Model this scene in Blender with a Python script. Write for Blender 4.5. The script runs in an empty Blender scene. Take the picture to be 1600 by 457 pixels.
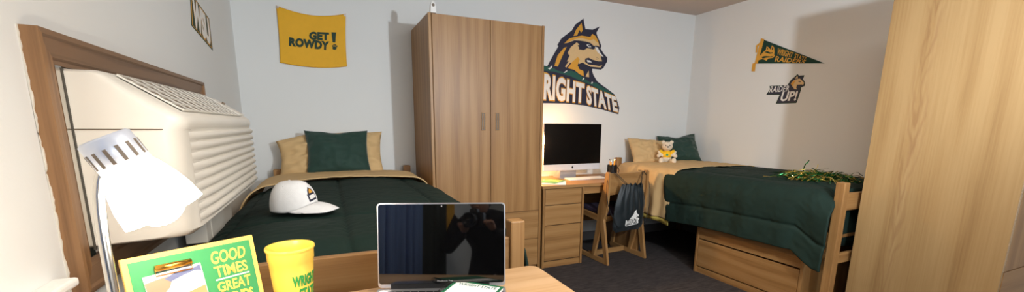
import bpy, bmesh, math, random
from mathutils import Vector, Matrix, noise, Euler
random.seed(7)
S = bpy.context.scene
COL = S.collection
PI = math.pi

# ------------------------------------------------------------------ camera
F_PX, PY, PITCH, YAW, ROLL = 639.8, 317.9, .18664, .42073, .00685
CAM = Vector((0, 0, 1.28))
cy, sy, cp, sp = math.cos(YAW), math.sin(YAW), math.cos(PITCH), math.sin(PITCH)
FW = Vector((sy*cp, cy*cp, -sp)); R0 = Vector((cy, -sy, 0)); U0 = R0.cross(FW)
c_, s_ = math.cos(ROLL), math.sin(ROLL)
RT = c_*R0 + s_*U0; UP = -s_*R0 + c_*U0
cam = bpy.data.cameras.new('camera'); camo = bpy.data.objects.new('camera', cam); COL.objects.link(camo)
m3 = Matrix((RT, UP, -FW)).transposed()
camo.matrix_world = Matrix.Translation(CAM) @ m3.to_4x4()
cam.sensor_width = 36; cam.lens = F_PX*36/1600; cam.shift_y = (PY-228.5)/1600
cam.clip_start = .02; cam.clip_end = 60
S.camera = camo

def ray(px, py): return RT*((px-800)/F_PX) - UP*((py-PY)/F_PX) + FW

class Plane:
    """a real flat surface in the room; uv() turns a measured sight line into a spot on it"""
    def __init__(s, o, u, v):
        s.o = Vector(o); s.u = Vector(u).normalized(); s.v = Vector(v).normalized(); s.n = s.u.cross(s.v)
    def uv(s, px, py):
        d = ray(px, py); t = (s.o-CAM).dot(s.n)/d.dot(s.n); p = CAM+d*t-s.o
        return (p.dot(s.u), p.dot(s.v))
    def p(s, u, v, h=0): return s.o + s.u*u + s.v*v + s.n*h

# ------------------------------------------------------------------ materials
def lin(c):
    return tuple(((x/255)/12.92 if x/255 <= .04045 else ((x/255+.055)/1.055)**2.4) for x in c)+(1,)
def nt(name):
    m = bpy.data.materials.new(name); m.use_nodes = True
    n = m.node_tree; b = n.nodes['Principled BSDF']; return m, n, b
def plain(name, c, rough=.6, metal=0, nscale=60, namt=.06, bump=.0, bscale=200, coat=0, spec=.5, sheen=0, trans=0):
    m, n, b = nt(name)
    tc = n.nodes.new('ShaderNodeTexCoord'); nz = n.nodes.new('ShaderNodeTexNoise')
    nz.inputs['Scale'].default_value = nscale; nz.inputs['Detail'].default_value = 3
    n.links.new(tc.outputs['Object'], nz.inputs['Vector'])
    mx = n.nodes.new('ShaderNodeMix'); mx.data_type = 'RGBA'
    L = lin(c); mx.inputs[6].default_value = tuple(x*(1-namt) for x in L[:3])+(1,)
    mx.inputs[7].default_value = tuple(min(1, x*(1+namt)) for x in L[:3])+(1,)
    n.links.new(nz.outputs['Fac'], mx.inputs[0]); n.links.new(mx.outputs[2], b.inputs['Base Color'])
    b.inputs['Roughness'].default_value = rough; b.inputs['Metallic'].default_value = metal
    b.inputs['Specular IOR Level'].default_value = spec; b.inputs['Coat Weight'].default_value = coat
    b.inputs['Sheen Weight'].default_value = sheen; b.inputs['Transmission Weight'].default_value = trans
    if bump:
        n2 = n.nodes.new('ShaderNodeTexNoise'); n2.inputs['Scale'].default_value = bscale; n2.inputs['Detail'].default_value = 3
        n.links.new(tc.outputs['Object'], n2.inputs['Vector'])
        bp = n.nodes.new('ShaderNodeBump'); bp.inputs['Strength'].default_value = bump; bp.inputs['Distance'].default_value = .004
        n.links.new(n2.outputs['Fac'], bp.inputs['Height']); n.links.new(bp.outputs['Normal'], b.inputs['Normal'])
    return m
def wood(name, light, dark, axis='Z', rough=.42, ring=.30, rscale=4.0, fine=1.0, off=(0, 0, 0), pale=None, fig=None):
    m, n, b = nt(name); N = n.nodes.new; K = n.links.new
    tc = N('ShaderNodeTexCoord'); oi = N('ShaderNodeObjectInfo')
    add = N('ShaderNodeVectorMath'); add.operation = 'ADD'
    sc = N('ShaderNodeVectorMath'); sc.operation = 'SCALE'; sc.inputs['Scale'].default_value = 1.0
    cb = N('ShaderNodeCombineXYZ'); mul = N('ShaderNodeMath'); mul.operation = 'MULTIPLY'; mul.inputs[1].default_value = 2.3
    K(oi.outputs['Random'], mul.inputs[0])
    for i in range(3): K(mul.outputs[0], cb.inputs[i])
    K(tc.outputs['Object'], add.inputs[0]); K(cb.outputs[0], add.inputs[1])
    def mp(g):
        q = N('ShaderNodeMapping'); v = [1, 1, 1]; v['XYZ'.index(axis)] = g
        q.inputs['Scale'].default_value = v; q.inputs['Location'].default_value = off
        K(add.outputs[0], q.inputs['Vector']); return q
    w = N('ShaderNodeTexWave'); w.wave_type = 'RINGS'; w.rings_direction = axis; w.wave_profile = 'SIN'
    w.inputs['Scale'].default_value = rscale; w.inputs['Distortion'].default_value = 5.5
    w.inputs['Detail'].default_value = 1.5; w.inputs['Detail Scale'].default_value = 1.1; w.inputs['Detail Roughness'].default_value = .45
    K(mp(.22).outputs[0], w.inputs['Vector'])
    f1 = N('ShaderNodeTexNoise'); f1.inputs['Scale'].default_value = 110*fine; f1.inputs['Detail'].default_value = 4; f1.inputs['Roughness'].default_value = .65
    K(mp(.02).outputs[0], f1.inputs['Vector'])
    f2 = N('ShaderNodeTexNoise'); f2.inputs['Scale'].default_value = 14; f2.inputs['Detail'].default_value = 3
    K(mp(.06).outputs[0], f2.inputs['Vector'])
    a = N('ShaderNodeMath'); a.operation = 'MULTIPLY'; a.inputs[1].default_value = ring; K(w.outputs['Fac'], a.inputs[0])
    b2 = N('ShaderNodeMath'); b2.operation = 'MULTIPLY_ADD'; b2.inputs[1].default_value = .75; K(f1.outputs['Fac'], b2.inputs[0]); K(a.outputs[0], b2.inputs[2])
    c2 = N('ShaderNodeMath'); c2.operation = 'MULTIPLY_ADD'; c2.inputs[1].default_value = .8; K(f2.outputs['Fac'], c2.inputs[0]); K(b2.outputs[0], c2.inputs[2])
    r = N('ShaderNodeValToRGB'); r.color_ramp.elements[0].position = .52; r.color_ramp.elements[1].position = 1.28
    r.color_ramp.elements[1].position = 1.0
    r.color_ramp.elements[0].color = lin(pale or light); r.color_ramp.elements[1].color = lin(dark)
    e = r.color_ramp.elements.new(.72); e.color = lin(light)
    d = N('ShaderNodeMath'); d.operation = 'MULTIPLY'; d.inputs[1].default_value = .72; K(c2.outputs[0], d.inputs[0])
    K(d.outputs[0], r.inputs['Fac']); colr = r.outputs['Color']
    if fig:
        def mth(op, a, b_=None, c=None):
            q = N('ShaderNodeMath'); q.operation = op
            for i, x in enumerate((a, b_, c)):
                if x is None: continue
                if isinstance(x, (int, float)): q.inputs[i].default_value = x
                else: K(x, q.inputs[i])
            return q.outputs[0]
        sx = N('ShaderNodeSeparateXYZ'); K(tc.outputs['Object'], sx.inputs[0])
        wn = N('ShaderNodeTexNoise'); wn.inputs['Scale'].default_value = 3.2; wn.inputs['Detail'].default_value = 2; K(tc.outputs['Object'], wn.inputs['Vector'])
        wn2 = N('ShaderNodeTexNoise'); wn2.inputs['Scale'].default_value = 16; wn2.inputs['Detail'].default_value = 3; K(mp(.25).outputs[0], wn2.inputs['Vector'])
        dy = mth('ABSOLUTE', mth('SUBTRACT', mth('ADD', sx.outputs['Y'], mth('MULTIPLY', mth('SUBTRACT', wn.outputs['Fac'], .5), .08)), fig))
        arg = mth('ADD', mth('MULTIPLY_ADD', sx.outputs['Z'], 24.0, mth('MULTIPLY', dy, -230.0)), mth('MULTIPLY', wn2.outputs['Fac'], 14.0))
        ch = mth('POWER', mth('MULTIPLY_ADD', mth('SINE', arg), .5, .5), 1.6)
        mask = mth('POWER', 2.718, mth('MULTIPLY', mth('POWER', mth('DIVIDE', dy, .036), 2.0), -1.0))
        fac = mth('MULTIPLY', mth('MULTIPLY', ch, mask), mth('MULTIPLY', mth('GREATER_THAN', sx.outputs['Z'], -1), mth('SMOOTH_MIN', 1.0, mth('MULTIPLY', wn.outputs['Fac'], 1.3), .1)))
        mx = N('ShaderNodeMix'); mx.data_type = 'RGBA'; K(mth('MULTIPLY', fac, .6), mx.inputs[0]); K(colr, mx.inputs[6]); mx.inputs[7].default_value = lin((128, 88, 58)); colr = mx.outputs[2]
    K(colr, b.inputs['Base Color'])
    b.inputs['Roughness'].default_value = rough; b.inputs['Specular IOR Level'].default_value = .4
    bp = N('ShaderNodeBump'); bp.inputs['Strength'].default_value = .12; bp.inputs['Distance'].default_value = .002
    K(f1.outputs['Fac'], bp.inputs['Height']); K(bp.outputs['Normal'], b.inputs['Normal'])
    return m
def emit(name, c, st):
    m, n, b = nt(name); b.inputs['Base Color'].default_value = lin(c)
    b.inputs['Emission Color'].default_value = lin(c); b.inputs['Emission Strength'].default_value = st; return m

M = {}
OAK = ((148, 108, 64), (118, 82, 46)); 
for ax in 'XYZ': M['oak'+ax] = wood('oak_veneer_'+ax.lower(), *OAK, axis=ax, pale=(160, 121, 76))
M['oak_side'] = wood('oak_veneer_side', (161, 129, 86), (138, 105, 67), axis='Z', ring=.25, rscale=2.6, pale=(170, 139, 96), off=(.3, .1, .0), fig=.13)
M['desk_top'] = wood('pale_laminate_x', (192, 154, 112), (162, 120, 80), axis='X', ring=.3, rscale=9, pale=(200, 164, 124), rough=.35)
M['walnut'] = wood('brown_trim_y', (122, 94, 70), (88, 64, 45), axis='Y', ring=.4, rscale=9, rough=.45)
M['walnutZ'] = wood('brown_trim_z', (140, 104, 70), (104, 74, 48), axis='Z', ring=.4, rscale=9, rough=.45)
M['wall'] = plain('painted_wall', (221, 222, 220), .75, nscale=3, namt=.015, bump=.06, bscale=120)
M['ceiling'] = plain('painted_ceiling', (190, 176, 166), .9, nscale=4, namt=.02, bump=.2, bscale=90)
M['base'] = plain('vinyl_base', (120, 118, 118), .5)
M['green'] = plain('dark_green_fabric', (21, 40, 34), .8, nscale=30, namt=.12, bump=.15, bscale=260, spec=.25)
M['velvet'] = plain('green_velvet', (15, 52, 42), .75, nscale=12, namt=.25, bump=.15, bscale=200, sheen=.25)
M['tan'] = plain('tan_cotton', (205, 172, 122), .8, nscale=20, namt=.05, bump=.15, bscale=300)
M['hem'] = plain('yellow_hem', (200, 178, 88), .8)
M['flag'] = plain('yellow_flag_cloth', (226, 170, 36), .75, nscale=25, namt=.06, bump=.1, bscale=260)
M['ink_green'] = plain('dark_green_ink', (22, 54, 38), .7)
M['navy'] = plain('navy_print', (32, 34, 56), .45)
M['gold'] = plain('gold_print', (214, 156, 52), .5)
M['beige'] = plain('beige_print', (214, 182, 132), .5)
M['white'] = plain('white_print', (228, 226, 222), .5)
M['teal'] = plain('teal_print', (26, 82, 72), .5)
M['felt'] = plain('green_felt', (12, 54, 42), .85, bump=.2)
M['ac'] = plain('cream_plastic', (232, 227, 216), .4, nscale=8, namt=.02)
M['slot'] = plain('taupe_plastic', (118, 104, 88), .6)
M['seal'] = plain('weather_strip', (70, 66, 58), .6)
M['alu'] = plain('aluminium', (205, 205, 208), .28, metal=.9)
M['alu_m'] = plain('matt_aluminium', (188, 188, 192), .42, metal=.7)
M['steel'] = plain('brushed_steel', (205, 200, 192), .22, metal=1)
M['neck'] = plain('pale_silver_paint', (214, 218, 228), .3, metal=.25)
M['brass'] = plain('brass_clip', (214, 160, 70), .25, metal=1)
M['glass_blk'] = plain('black_screen_glass', (7, 7, 8), .03, spec=.9, namt=0)
M['imac_scr'] = plain('black_display', (8, 7, 7), .25, spec=.3, namt=0)
M['key'] = plain('black_keys', (22, 22, 24), .5)
M['silver'] = plain('silver_plastic', (206, 206, 210), .35)
M['cup'] = plain('yellow_cup_plastic', (246, 204, 84), .35, namt=.01)
M['cupink'] = plain('green_cup_ink', (34, 140, 64), .5)
M['sign_green'] = plain('bright_green_paint', (40, 122, 68), .6)
M['sign_gold'] = plain('yellow_wood_board', (226, 184, 88), .6, nscale=20)
M['sign_text'] = plain('yellow_lettering', (230, 190, 78), .6)
M['paper'] = plain('white_paper', (235, 233, 228), .7)
M['cap'] = plain('white_cap_cotton', (232, 232, 232), .8, bump=.15, bscale=400)
M['fur'] = plain('cream_plush', (224, 210, 188), .95, nscale=90, namt=.1, bump=.9, bscale=160)
M['shirt'] = plain('yellow_shirt', (240, 190, 30), .8, bump=.2)
M['blk'] = plain('black_plastic', (14, 14, 15), .35)
M['bag'] = plain('teal_black_nylon', (10, 22, 27), .5, nscale=20, namt=.2, bump=.2, bscale=150, sheen=.1)
M['cord'] = plain('black_cord', (10, 10, 12), .6)
M['mesh'] = plain('black_wire_mesh', (24, 24, 26), .4, metal=.3)
M['pencil'] = plain('yellow_pencil_paint', (240, 170, 40), .4)
M['cushion'] = plain('dark_purple_upholstery', (46, 34, 56), .9)
M['tin_g'] = plain('green_foil', (16, 96, 44), .2, metal=.7)
M['tin_y'] = plain('gold_foil', (228, 196, 96), .2, metal=.75)
M['nb'] = plain('green_notebook_cover', (30, 104, 70), .5)
M['nbt'] = plain('teal_notebook_ink', (22, 92, 88), .6)
M['board_edge'] = plain('chipped_particleboard', (172, 150, 122), .9, nscale=120, namt=.5, bump=.8, bscale=150)
M['caulk'] = plain('white_caulk', (212, 208, 198), .7)
M['curtain'] = plain('blue_curtain_cloth', (120, 150, 205), .8)
M['curtain_d'] = plain('dark_curtain_cloth', (58, 66, 58), .85)
M['dark_cloth'] = plain('black_cotton', (20, 20, 22), .85, bump=.2)
M['skin'] = plain('skin', (196, 146, 120), .55)
M['sky_a'] = plain('photo_blue', (84, 90, 122), .5); M['photo_br'] = plain('photo_brown', (140, 112, 88), .5); M['photo_gr'] = plain('photo_grass', (132, 128, 84), .5)
M['lampglow'] = emit('lit_frosted_shade', (255, 242, 222), 32)
M['lampglow2'] = emit('lit_bulb', (255, 214, 150), 40)
M['diffuser'] = emit('ceiling_fill_diffuser', (255, 240, 222), 3.0)  # glow of the added ceiling fill panel

def carpet():
    m, n, b = nt('charcoal_streaked_carpet'); N = n.nodes.new; K = n.links.new
    tc = N('ShaderNodeTexCoord'); mp = N('ShaderNodeMapping'); mp.inputs['Scale'].default_value = (1, 5, 1); mp.inputs['Rotation'].default_value = (0, 0, .12)
    K(tc.outputs['Object'], mp.inputs['Vector'])
    a = N('ShaderNodeTexNoise'); a.inputs['Scale'].default_value = 9; a.inputs['Detail'].default_value = 5; a.inputs['Roughness'].default_value = .7
    K(mp.outputs[0], a.inputs['Vector'])
    r = N('ShaderNodeValToRGB'); r.color_ramp.elements[0].position = .35; r.color_ramp.elements[1].position = .68
    r.color_ramp.elements[0].color = lin((33, 29, 30)); r.color_ramp.elements[1].color = lin((66, 58, 57))
    K(a.outputs['Fac'], r.inputs['Fac']); K(r.outputs['Color'], b.inputs['Base Color']); b.inputs['Roughness'].default_value = .95
    c = N('ShaderNodeTexNoise'); c.inputs['Scale'].default_value = 300; K(tc.outputs['Object'], c.inputs['Vector'])
    bp = N('ShaderNodeBump'); bp.inputs['Strength'].default_value = .6; bp.inputs['Distance'].default_value = .005
    K(c.outputs['Fac'], bp.inputs['Height']); K(bp.outputs['Normal'], b.inputs['Normal']); return m
M['carpet'] = carpet()

# ------------------------------------------------------------------ helpers
WM = {}
def root(name, loc, label, cat, group=None, rz=0):
    o = bpy.data.objects.new(name, None); COL.objects.link(o); o.empty_display_size = .1
    o.location = loc; o.rotation_euler = (0, 0, rz); o['label'] = label; o['category'] = cat
    if group: o['group'] = group
    WM[o] = Matrix.Translation(Vector(loc)) @ Matrix.Rotation(rz, 4, 'Z'); return o
def tag(o, label, cat, group=None):
    o['label'] = label; o['category'] = cat
    if group: o['group'] = group
    return o
def P(name, bm, mat, parent=None, bevel=0, smooth=False, local=False, label=None, sub=0, solid=0, soff=0):
    """links a bmesh (in world coordinates unless local) as one mesh object"""
    me = bpy.data.meshes.new(name)
    if parent is not None and not local: bm.transform(WM[parent].inverted())
    bmesh.ops.recalc_face_normals(bm, faces=bm.faces)
    bm.to_mesh(me); bm.free()
    o = bpy.data.objects.new(name, me); COL.objects.link(o)
    for x in (mat if isinstance(mat, (list, tuple)) else [mat]): me.materials.append(x)
    if parent is not None: o.parent = parent; WM[o] = WM[parent]
    else: WM[o] = Matrix.Identity(4)
    if smooth:
        for p in me.polygons: p.use_smooth = True
        if smooth == 'a': me.set_sharp_from_angle(angle=math.radians(38))
    if solid:
        s = o.modifiers.new('s', 'SOLIDIFY'); s.thickness = solid; s.offset = soff
    if bevel:
        b = o.modifiers.new('b', 'BEVEL'); b.width = bevel; b.segments = 2; b.limit_method = 'ANGLE'; b.angle_limit = .6
    if sub:
        b = o.modifiers.new('u', 'SUBSURF'); b.levels = sub; b.render_levels = sub
    if label: o['label'] = label
    return o
def struct(name, bm, mat, parent=None, **k):
    o = P(name, bm, mat, parent, **k)
    if parent is None: o['kind'] = 'structure'
    return o
def B(): return bmesh.new()
def box(bm, x0, x1, y0, y1, z0, z1, xf=None, mi=0):
    v = [bm.verts.new((x, y, z)) for z in (z0, z1) for y in (y0, y1) for x in (x0, x1)]
    fs = [(0, 1, 3, 2), (4, 6, 7, 5), (0, 4, 5, 1), (2, 3, 7, 6), (0, 2, 6, 4), (1, 5, 7, 3)]
    for f in fs: bm.faces.new([v[i] for i in f]).material_index = mi
    if xf is not None: bmesh.ops.transform(bm, matrix=xf, verts=v)
    return bm
def bxo(*a, **k): return box(B(), *a, **k)
def prism(bm, pts, ext, mi=0):
    """pts: 3D loop; ext: extrusion vector"""
    ext = Vector(ext); a = [bm.verts.new(Vector(p)) for p in pts]; b = [bm.verts.new(Vector(p)+ext) for p in pts]
    n = len(pts); bm.faces.new(a).material_index = mi; bm.faces.new(b[::-1]).material_index = mi
    for i in range(n): bm.faces.new((a[i], b[i], b[(i+1) % n], a[(i+1) % n])).material_index = mi
    return bm
def frame_from(d):
    d = d.normalized(); u = d.orthogonal().normalized(); return u, d.cross(u)
def tube(bm, pts, r, n=8, cap=True):
    pts = [Vector(p) for p in pts]; rings = []; u = None
    for i, p in enumerate(pts):
        d = (pts[min(i+1, len(pts)-1)]-pts[max(i-1, 0)]).normalized()
        if u is None: u = d.orthogonal().normalized()
        else: u = (u-d*u.dot(d)).normalized()
        w = d.cross(u); rr = r[i] if isinstance(r, (list, tuple)) else r
        rings.append([bm.verts.new(p+(u*math.cos(2*PI*k/n)+w*math.sin(2*PI*k/n))*rr) for k in range(n)])
    for a, b in zip(rings, rings[1:]):
        for k in range(n): bm.faces.new((a[k], a[(k+1) % n], b[(k+1) % n], b[k]))
    if cap: bm.faces.new(rings[0][::-1]); bm.faces.new(rings[-1])
    return bm
def lathe(bm, prof, o=(0, 0, 0), axis=(0, 0, 1), n=32, mi=0):
    """prof: (radius, height) list"""
    o = Vector(o); ax = Vector(axis).normalized(); u, w = frame_from(ax); rings = []
    for r, h in prof:
        if r < 1e-6: rings.append([bm.verts.new(o+ax*h)])
        else: rings.append([bm.verts.new(o+ax*h+(u*math.cos(2*PI*k/n)+w*math.sin(2*PI*k/n))*r) for k in range(n)])
    for a, b in zip(rings, rings[1:]):
        for k in range(n):
            k2 = (k+1) % n
            if len(a) == 1 and len(b) == 1: continue
            if len(a) == 1: f = (a[0], b[k2], b[k])
            elif len(b) == 1: f = (a[k], a[k2], b[0])
            else: f = (a[k], a[k2], b[k2], b[k])
            bm.faces.new(f).material_index = mi
    return bm
def ball(bm, c, r, seg=16, xf=None):
    r = r if isinstance(r, (list, tuple)) else (r, r, r)
    m = Matrix.Translation(Vector(c)) @ (xf or Matrix.Identity(4)) @ Matrix.Diagonal((*r, 1))
    bmesh.ops.create_uvsphere(bm, u_segments=seg, v_segments=seg//2+2, radius=1, matrix=m); return bm
def poly(bm, pl, uvs, h0, h1):
    return prism(bm, [pl.p(u, v, h0) for u, v in uvs], pl.n*(h1-h0))
def ppoly(bm, pl, pxs, h0, h1): return poly(bm, pl, [pl.uv(*q) for q in pxs], h0, h1)
def text2d(s, bold=.0, spacing=1.0, shear=0):
    cu = bpy.data.curves.new('t', 'FONT'); cu.body = s; cu.offset = bold; cu.space_character = spacing; cu.extrude = .5; cu.shear = shear; cu.resolution_u = 3
    o = bpy.data.objects.new('t', cu); COL.objects.link(o)
    me = bpy.data.meshes.new_from_object(o.evaluated_get(bpy.context.evaluated_depsgraph_get()))
    bm = bmesh.new(); bm.from_mesh(me)
    bpy.data.objects.remove(o); bpy.data.curves.remove(cu); bpy.data.meshes.remove(me)
    xs = [v.co.x for v in bm.verts]; ys = [v.co.y for v in bm.verts]
    a, b, c, d = min(xs), max(xs), min(ys), max(ys)
    for v in bm.verts: v.co = Vector(((v.co.x-a)/(b-a), (v.co.y-c)/(d-c), v.co.z+.5))
    return bm
def merge(bm, src):
    me = bpy.data.meshes.new('x'); src.to_mesh(me); src.free(); bm.from_mesh(me); bpy.data.meshes.remove(me); return bm
def qtext(bm, s, pl, quad, h0, h1, px=True, bold=.02, spacing=1.0, grow=0):
    """quad = TL,TR,BR,BL of the word"""
    q = [Vector(pl.uv(*a)) if px else Vector(a) for a in quad]
    t = text2d(s, bold, spacing)
    for v in t.verts:
        x, y = v.co.x, v.co.y; x = x*(1+2*grow*.25)-grow*.25; y = y*(1+2*grow)-grow
        top = q[0].lerp(q[1], x); bot = q[3].lerp(q[2], x); w = bot.lerp(top, y)
        v.co = pl.p(w.x, w.y, h0+(h1-h0)*v.co.z)
    return merge(bm, t)

# ------------------------------------------------------------------ the room
XL, XR, YB, YF, ZC = -.585, 4.04, 3.80, -1.60, 2.567
struct('floor', bxo(XL-.1, XR+.1, YF-.1, YB+.1, -.1, 0), M['carpet'])
struct('ceiling', bxo(XL-.1, XR+.1, YF-.1, YB+.1, ZC, ZC+.1), M['ceiling'])
struct('wall_back', bxo(XL-.1, XR+.1, YB, YB+.1, 0, ZC), M['wall'])
struct('wall_right', bxo(XR, XR+.1, YF, YB, 0, ZC), M['wall'])
struct('wall_left', bxo(XL-.1, XL, YF, YB, 0, ZC), M['wall'])
bm = B()   # front wall behind the camera, window opening added to let fill light in
WX0, WX1, WZ0, WZ1 = .1, 2.2, .85, 2.15
box(bm, XL-.1, WX0, YF-.1, YF, 0, ZC); box(bm, WX1, XR+.1, YF-.1, YF, 0, ZC); box(bm, WX0, WX1, YF-.1, YF, 0, WZ0); box(bm, WX0, WX1, YF-.1, YF, WZ1, ZC)
struct('wall_front', bm, M['wall'])
struct('baseboard_back', bxo(XL, XR, YB-.008, YB, 0, .1), M['base'])
struct('baseboard_right', bxo(XR-.008, XR, YF, YB, 0, .1), M['base'])
struct('baseboard_left', bxo(XL, XL+.008, YF, YB, 0, .1), M['base'])
bm = B()
for a in ((WX0, WX0+.05, WZ0, WZ1), (WX1-.05, WX1, WZ0, WZ1), (WX0, WX1, WZ0, WZ0+.05), (WX0, WX1, WZ1-.05, WZ1), ((WX0+WX1)/2-.03, (WX0+WX1)/2+.03, WZ0, WZ1)):
    box(bm, a[0], a[1], YF-.08, YF-.02, a[2], a[3])
struct('fill_window', bm, M['white'])  # frame of the added, unseen window

# white ledge low on the left wall beside the window frame
bm = bxo(XL, XL+.045, .25, 1.215, .915, .935)
o = P('wall_ledge', bm, M['paper'], bevel=.006); tag(o, 'short white ledge on the left wall at the near corner of the brown casing', 'ledge')

# ------------------------------------------------------------------ brown wood frame round the air conditioner
fr = root('wall_opening_frame', (XL, 1.27, .88), 'brown wooden casing around the air conditioner on the left wall', 'frame')
FX = XL+.032
y0, y1, z0, z1, wd = 1.272, 2.62, .868, 1.486, .072
def mitre(pts_outer, pts_inner, name, mat):
    # moulded board: outer and inner edge, stepped section
    bm = B(); (a, b), (c, d) = pts_outer, pts_inner
    def L(p, q, t): return (p[0]+(q[0]-p[0])*t, p[1]+(q[1]-p[1])*t)
    sec = [(0, 0), (0, .026), (.0, .032), (.17, .032), (.24, .026), (.8, .022), (.86, .014), (1, .012), (1, 0)]
    ra = [bm.verts.new((XL+h, *L(a, c, t))) for t, h in sec]; rb = [bm.verts.new((XL+h, *L(b, d, t))) for t, h in sec]
    for i in range(len(sec)-1): bm.faces.new((ra[i], ra[i+1], rb[i+1], rb[i]))
    bm.faces.new(ra); bm.faces.new(rb[::-1]); P(name, bm, mat, fr)
O = [(y0, z0), (y1, z0), (y1, z1), (y0, z1)]; I = [(y0+wd, z0+wd), (y1-wd, z0+wd), (y1-wd, z1-wd), (y0+wd, z1-wd)]
mitre((O[0], O[1]), (I[0], I[1]), 'bottom_board', M['walnut']); mitre((O[1], O[2]), (I[1], I[2]), 'side_board', M['walnutZ'])
mitre((O[2], O[3]), (I[2], I[3]), 'top_board', M['walnut']); mitre((O[3], O[0]), (I[3], I[0]), 'side_board', M['walnutZ'])
# ragged caulk line down the near side
bm = B(); pts = []; n = 70
for i in range(n+1):
    z = z0+(z1-z0)*i/n; pts.append((XL+.0025+.004*noise.noise(Vector((z*22, 0, 3)))+.003*noise.noise(Vector((z*80, 2, 3))), y0-.0045, z))
prism(bm, [(XL, y0-.0045, z0)]+pts+[(XL, y0-.0045, z1)], (0, .005, 0)); P('caulk_bead', bm, M['caulk'], fr)

# ------------------------------------------------------------------ air conditioner
ac = root('air_conditioner', (XL, 1.93, .96), 'cream through-wall air conditioner with louvred front and top grille, left wall', 'air conditioner')
A0, A1 = 1.372, 2.475
prof = [(-.583, .957), (-.40, .965), (-.372, .968), (-.352, .985), (-.352, 1.262), (-.348, 1.268), (-.344, 1.285), (-.346, 1.298), (-.356, 1.309), (-.50, 1.405), (-.52, 1.412), (-.583, 1.412)]
bm = B()
# smooth rounded far/near ends: shrink section at the ends
sect = []
for yy, ins in ((A0, .044), (A0+.006, .027), (A0+.020, .012), (A0+.045, .003), (A0+.075, 0), (A1-.05, 0), (A1-.02, .006), (A1-.006, .018), (A1, .034)):
    cx, cz = -.47, 1.18
    sect.append([bm.verts.new((x-ins*max(0, min(1, (x+.48)/.10)), yy, z+(.22*ins if z < cz else -.22*ins))) for x, z in prof])
for a, b in zip(sect, sect[1:]):
    for i in range(len(prof)): j = (i+1) % len(prof); bm.faces.new((a[i], a[j], b[j], b[i]))
bm.faces.new(sect[0]); bm.faces.new(sect[-1][::-1])
P('cabinet', bm, M['ac'], ac, smooth='a')
# horizontal parting line along side and front
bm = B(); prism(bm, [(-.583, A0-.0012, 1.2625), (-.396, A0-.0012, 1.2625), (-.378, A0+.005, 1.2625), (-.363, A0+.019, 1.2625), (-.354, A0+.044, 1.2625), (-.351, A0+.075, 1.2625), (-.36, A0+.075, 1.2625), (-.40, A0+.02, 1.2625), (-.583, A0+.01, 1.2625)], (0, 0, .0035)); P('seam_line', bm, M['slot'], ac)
# louvred front: long bulging slats
bm = B(); nsl = 9
for k in range(nsl):
    zt = 1.258-k*.0295
    q = [(-.353, zt), (-.345, zt-.002), (-.3395, zt-.011), (-.343, zt-.021), (-.353, zt-.026)]
    ra = []; 
    for yy, g in ((A0+.06, 0), (A0+.13, .6), (A0+.22, 1), (A1-.03, 1), (A1-.02, .6)):
        ra.append([bm.verts.new((-.353+(x+.353)*g, yy, z)) for x, z in q])
    for a, b in zip(ra, ra[1:]):
        for i in range(4): bm.faces.new((a[i], a[i+1], b[i+1], b[i]))
    bm.faces.new(ra[-1])
P('front_louvre', bm, M['ac'], ac, smooth=True)
# sloped top grille
g0, g1 = Vector((-.362, 0, 1.315)), Vector((-.492, 0, 1.4015)); sl = (g1-g0); nn = Vector((sl.z, 0, -sl.x)).normalized(); nn = nn if nn.z > 0 else -nn
gp = Plane((g0.x, 1.44, g0.z), (0, 1, 0), sl*-1); gp.v = sl.normalized(); gp.n = nn; gl = sl.length
GW = .86
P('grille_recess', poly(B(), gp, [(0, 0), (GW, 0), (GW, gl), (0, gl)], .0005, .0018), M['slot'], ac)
bm = B(); ncell, nrow = 11, 5
for i in range(ncell+1): u = GW*i/ncell; poly(bm, gp, [(u-.003, 0), (u+.003, 0), (u+.003, gl), (u-.003, gl)], .001, .005)
for j in range(nrow+1): v = gl*j/nrow; poly(bm, gp, [(0, v-.002), (GW, v-.002), (GW, v+.002), (0, v+.002)], .001, .006)
for i in range(ncell):
    for j in range(nrow):
        u, v = GW*i/ncell, gl*j/nrow
        poly(bm, gp, [(u+.002, v+.002), (u+.030, v+.002), (u+.002, v+.017)], .002, .005)
P('top_grille', bm, M['ac'], ac)
P('control_lid', poly(B(), gp, [(GW+.04, .01), (GW+.16, .01), (GW+.16, gl-.01), (GW+.04, gl-.01)], .0, .004), M['ac'], ac, bevel=.002)
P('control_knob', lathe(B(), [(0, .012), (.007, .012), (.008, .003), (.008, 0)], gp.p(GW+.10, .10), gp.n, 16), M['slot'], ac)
bm = B(); box(bm, XL+.001, -.568, A0-.027, A0-.002, .945, 1.413); P('metal_sleeve', bm, M['steel'], ac)
bm = B(); box(bm, -.583, -.566, A0-.004, A0+.003, .957, 1.41); P('foam_seal', bm, M['seal'], ac)
bm = B(); box(bm, XL+.036, -.475, 1.99, 2.47, .80, .962); box(bm, -.476, -.472, 2.06, 2.07, .80, .96); P('wall_sleeve', bm, M['ac'], ac, bevel=.004)

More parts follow.
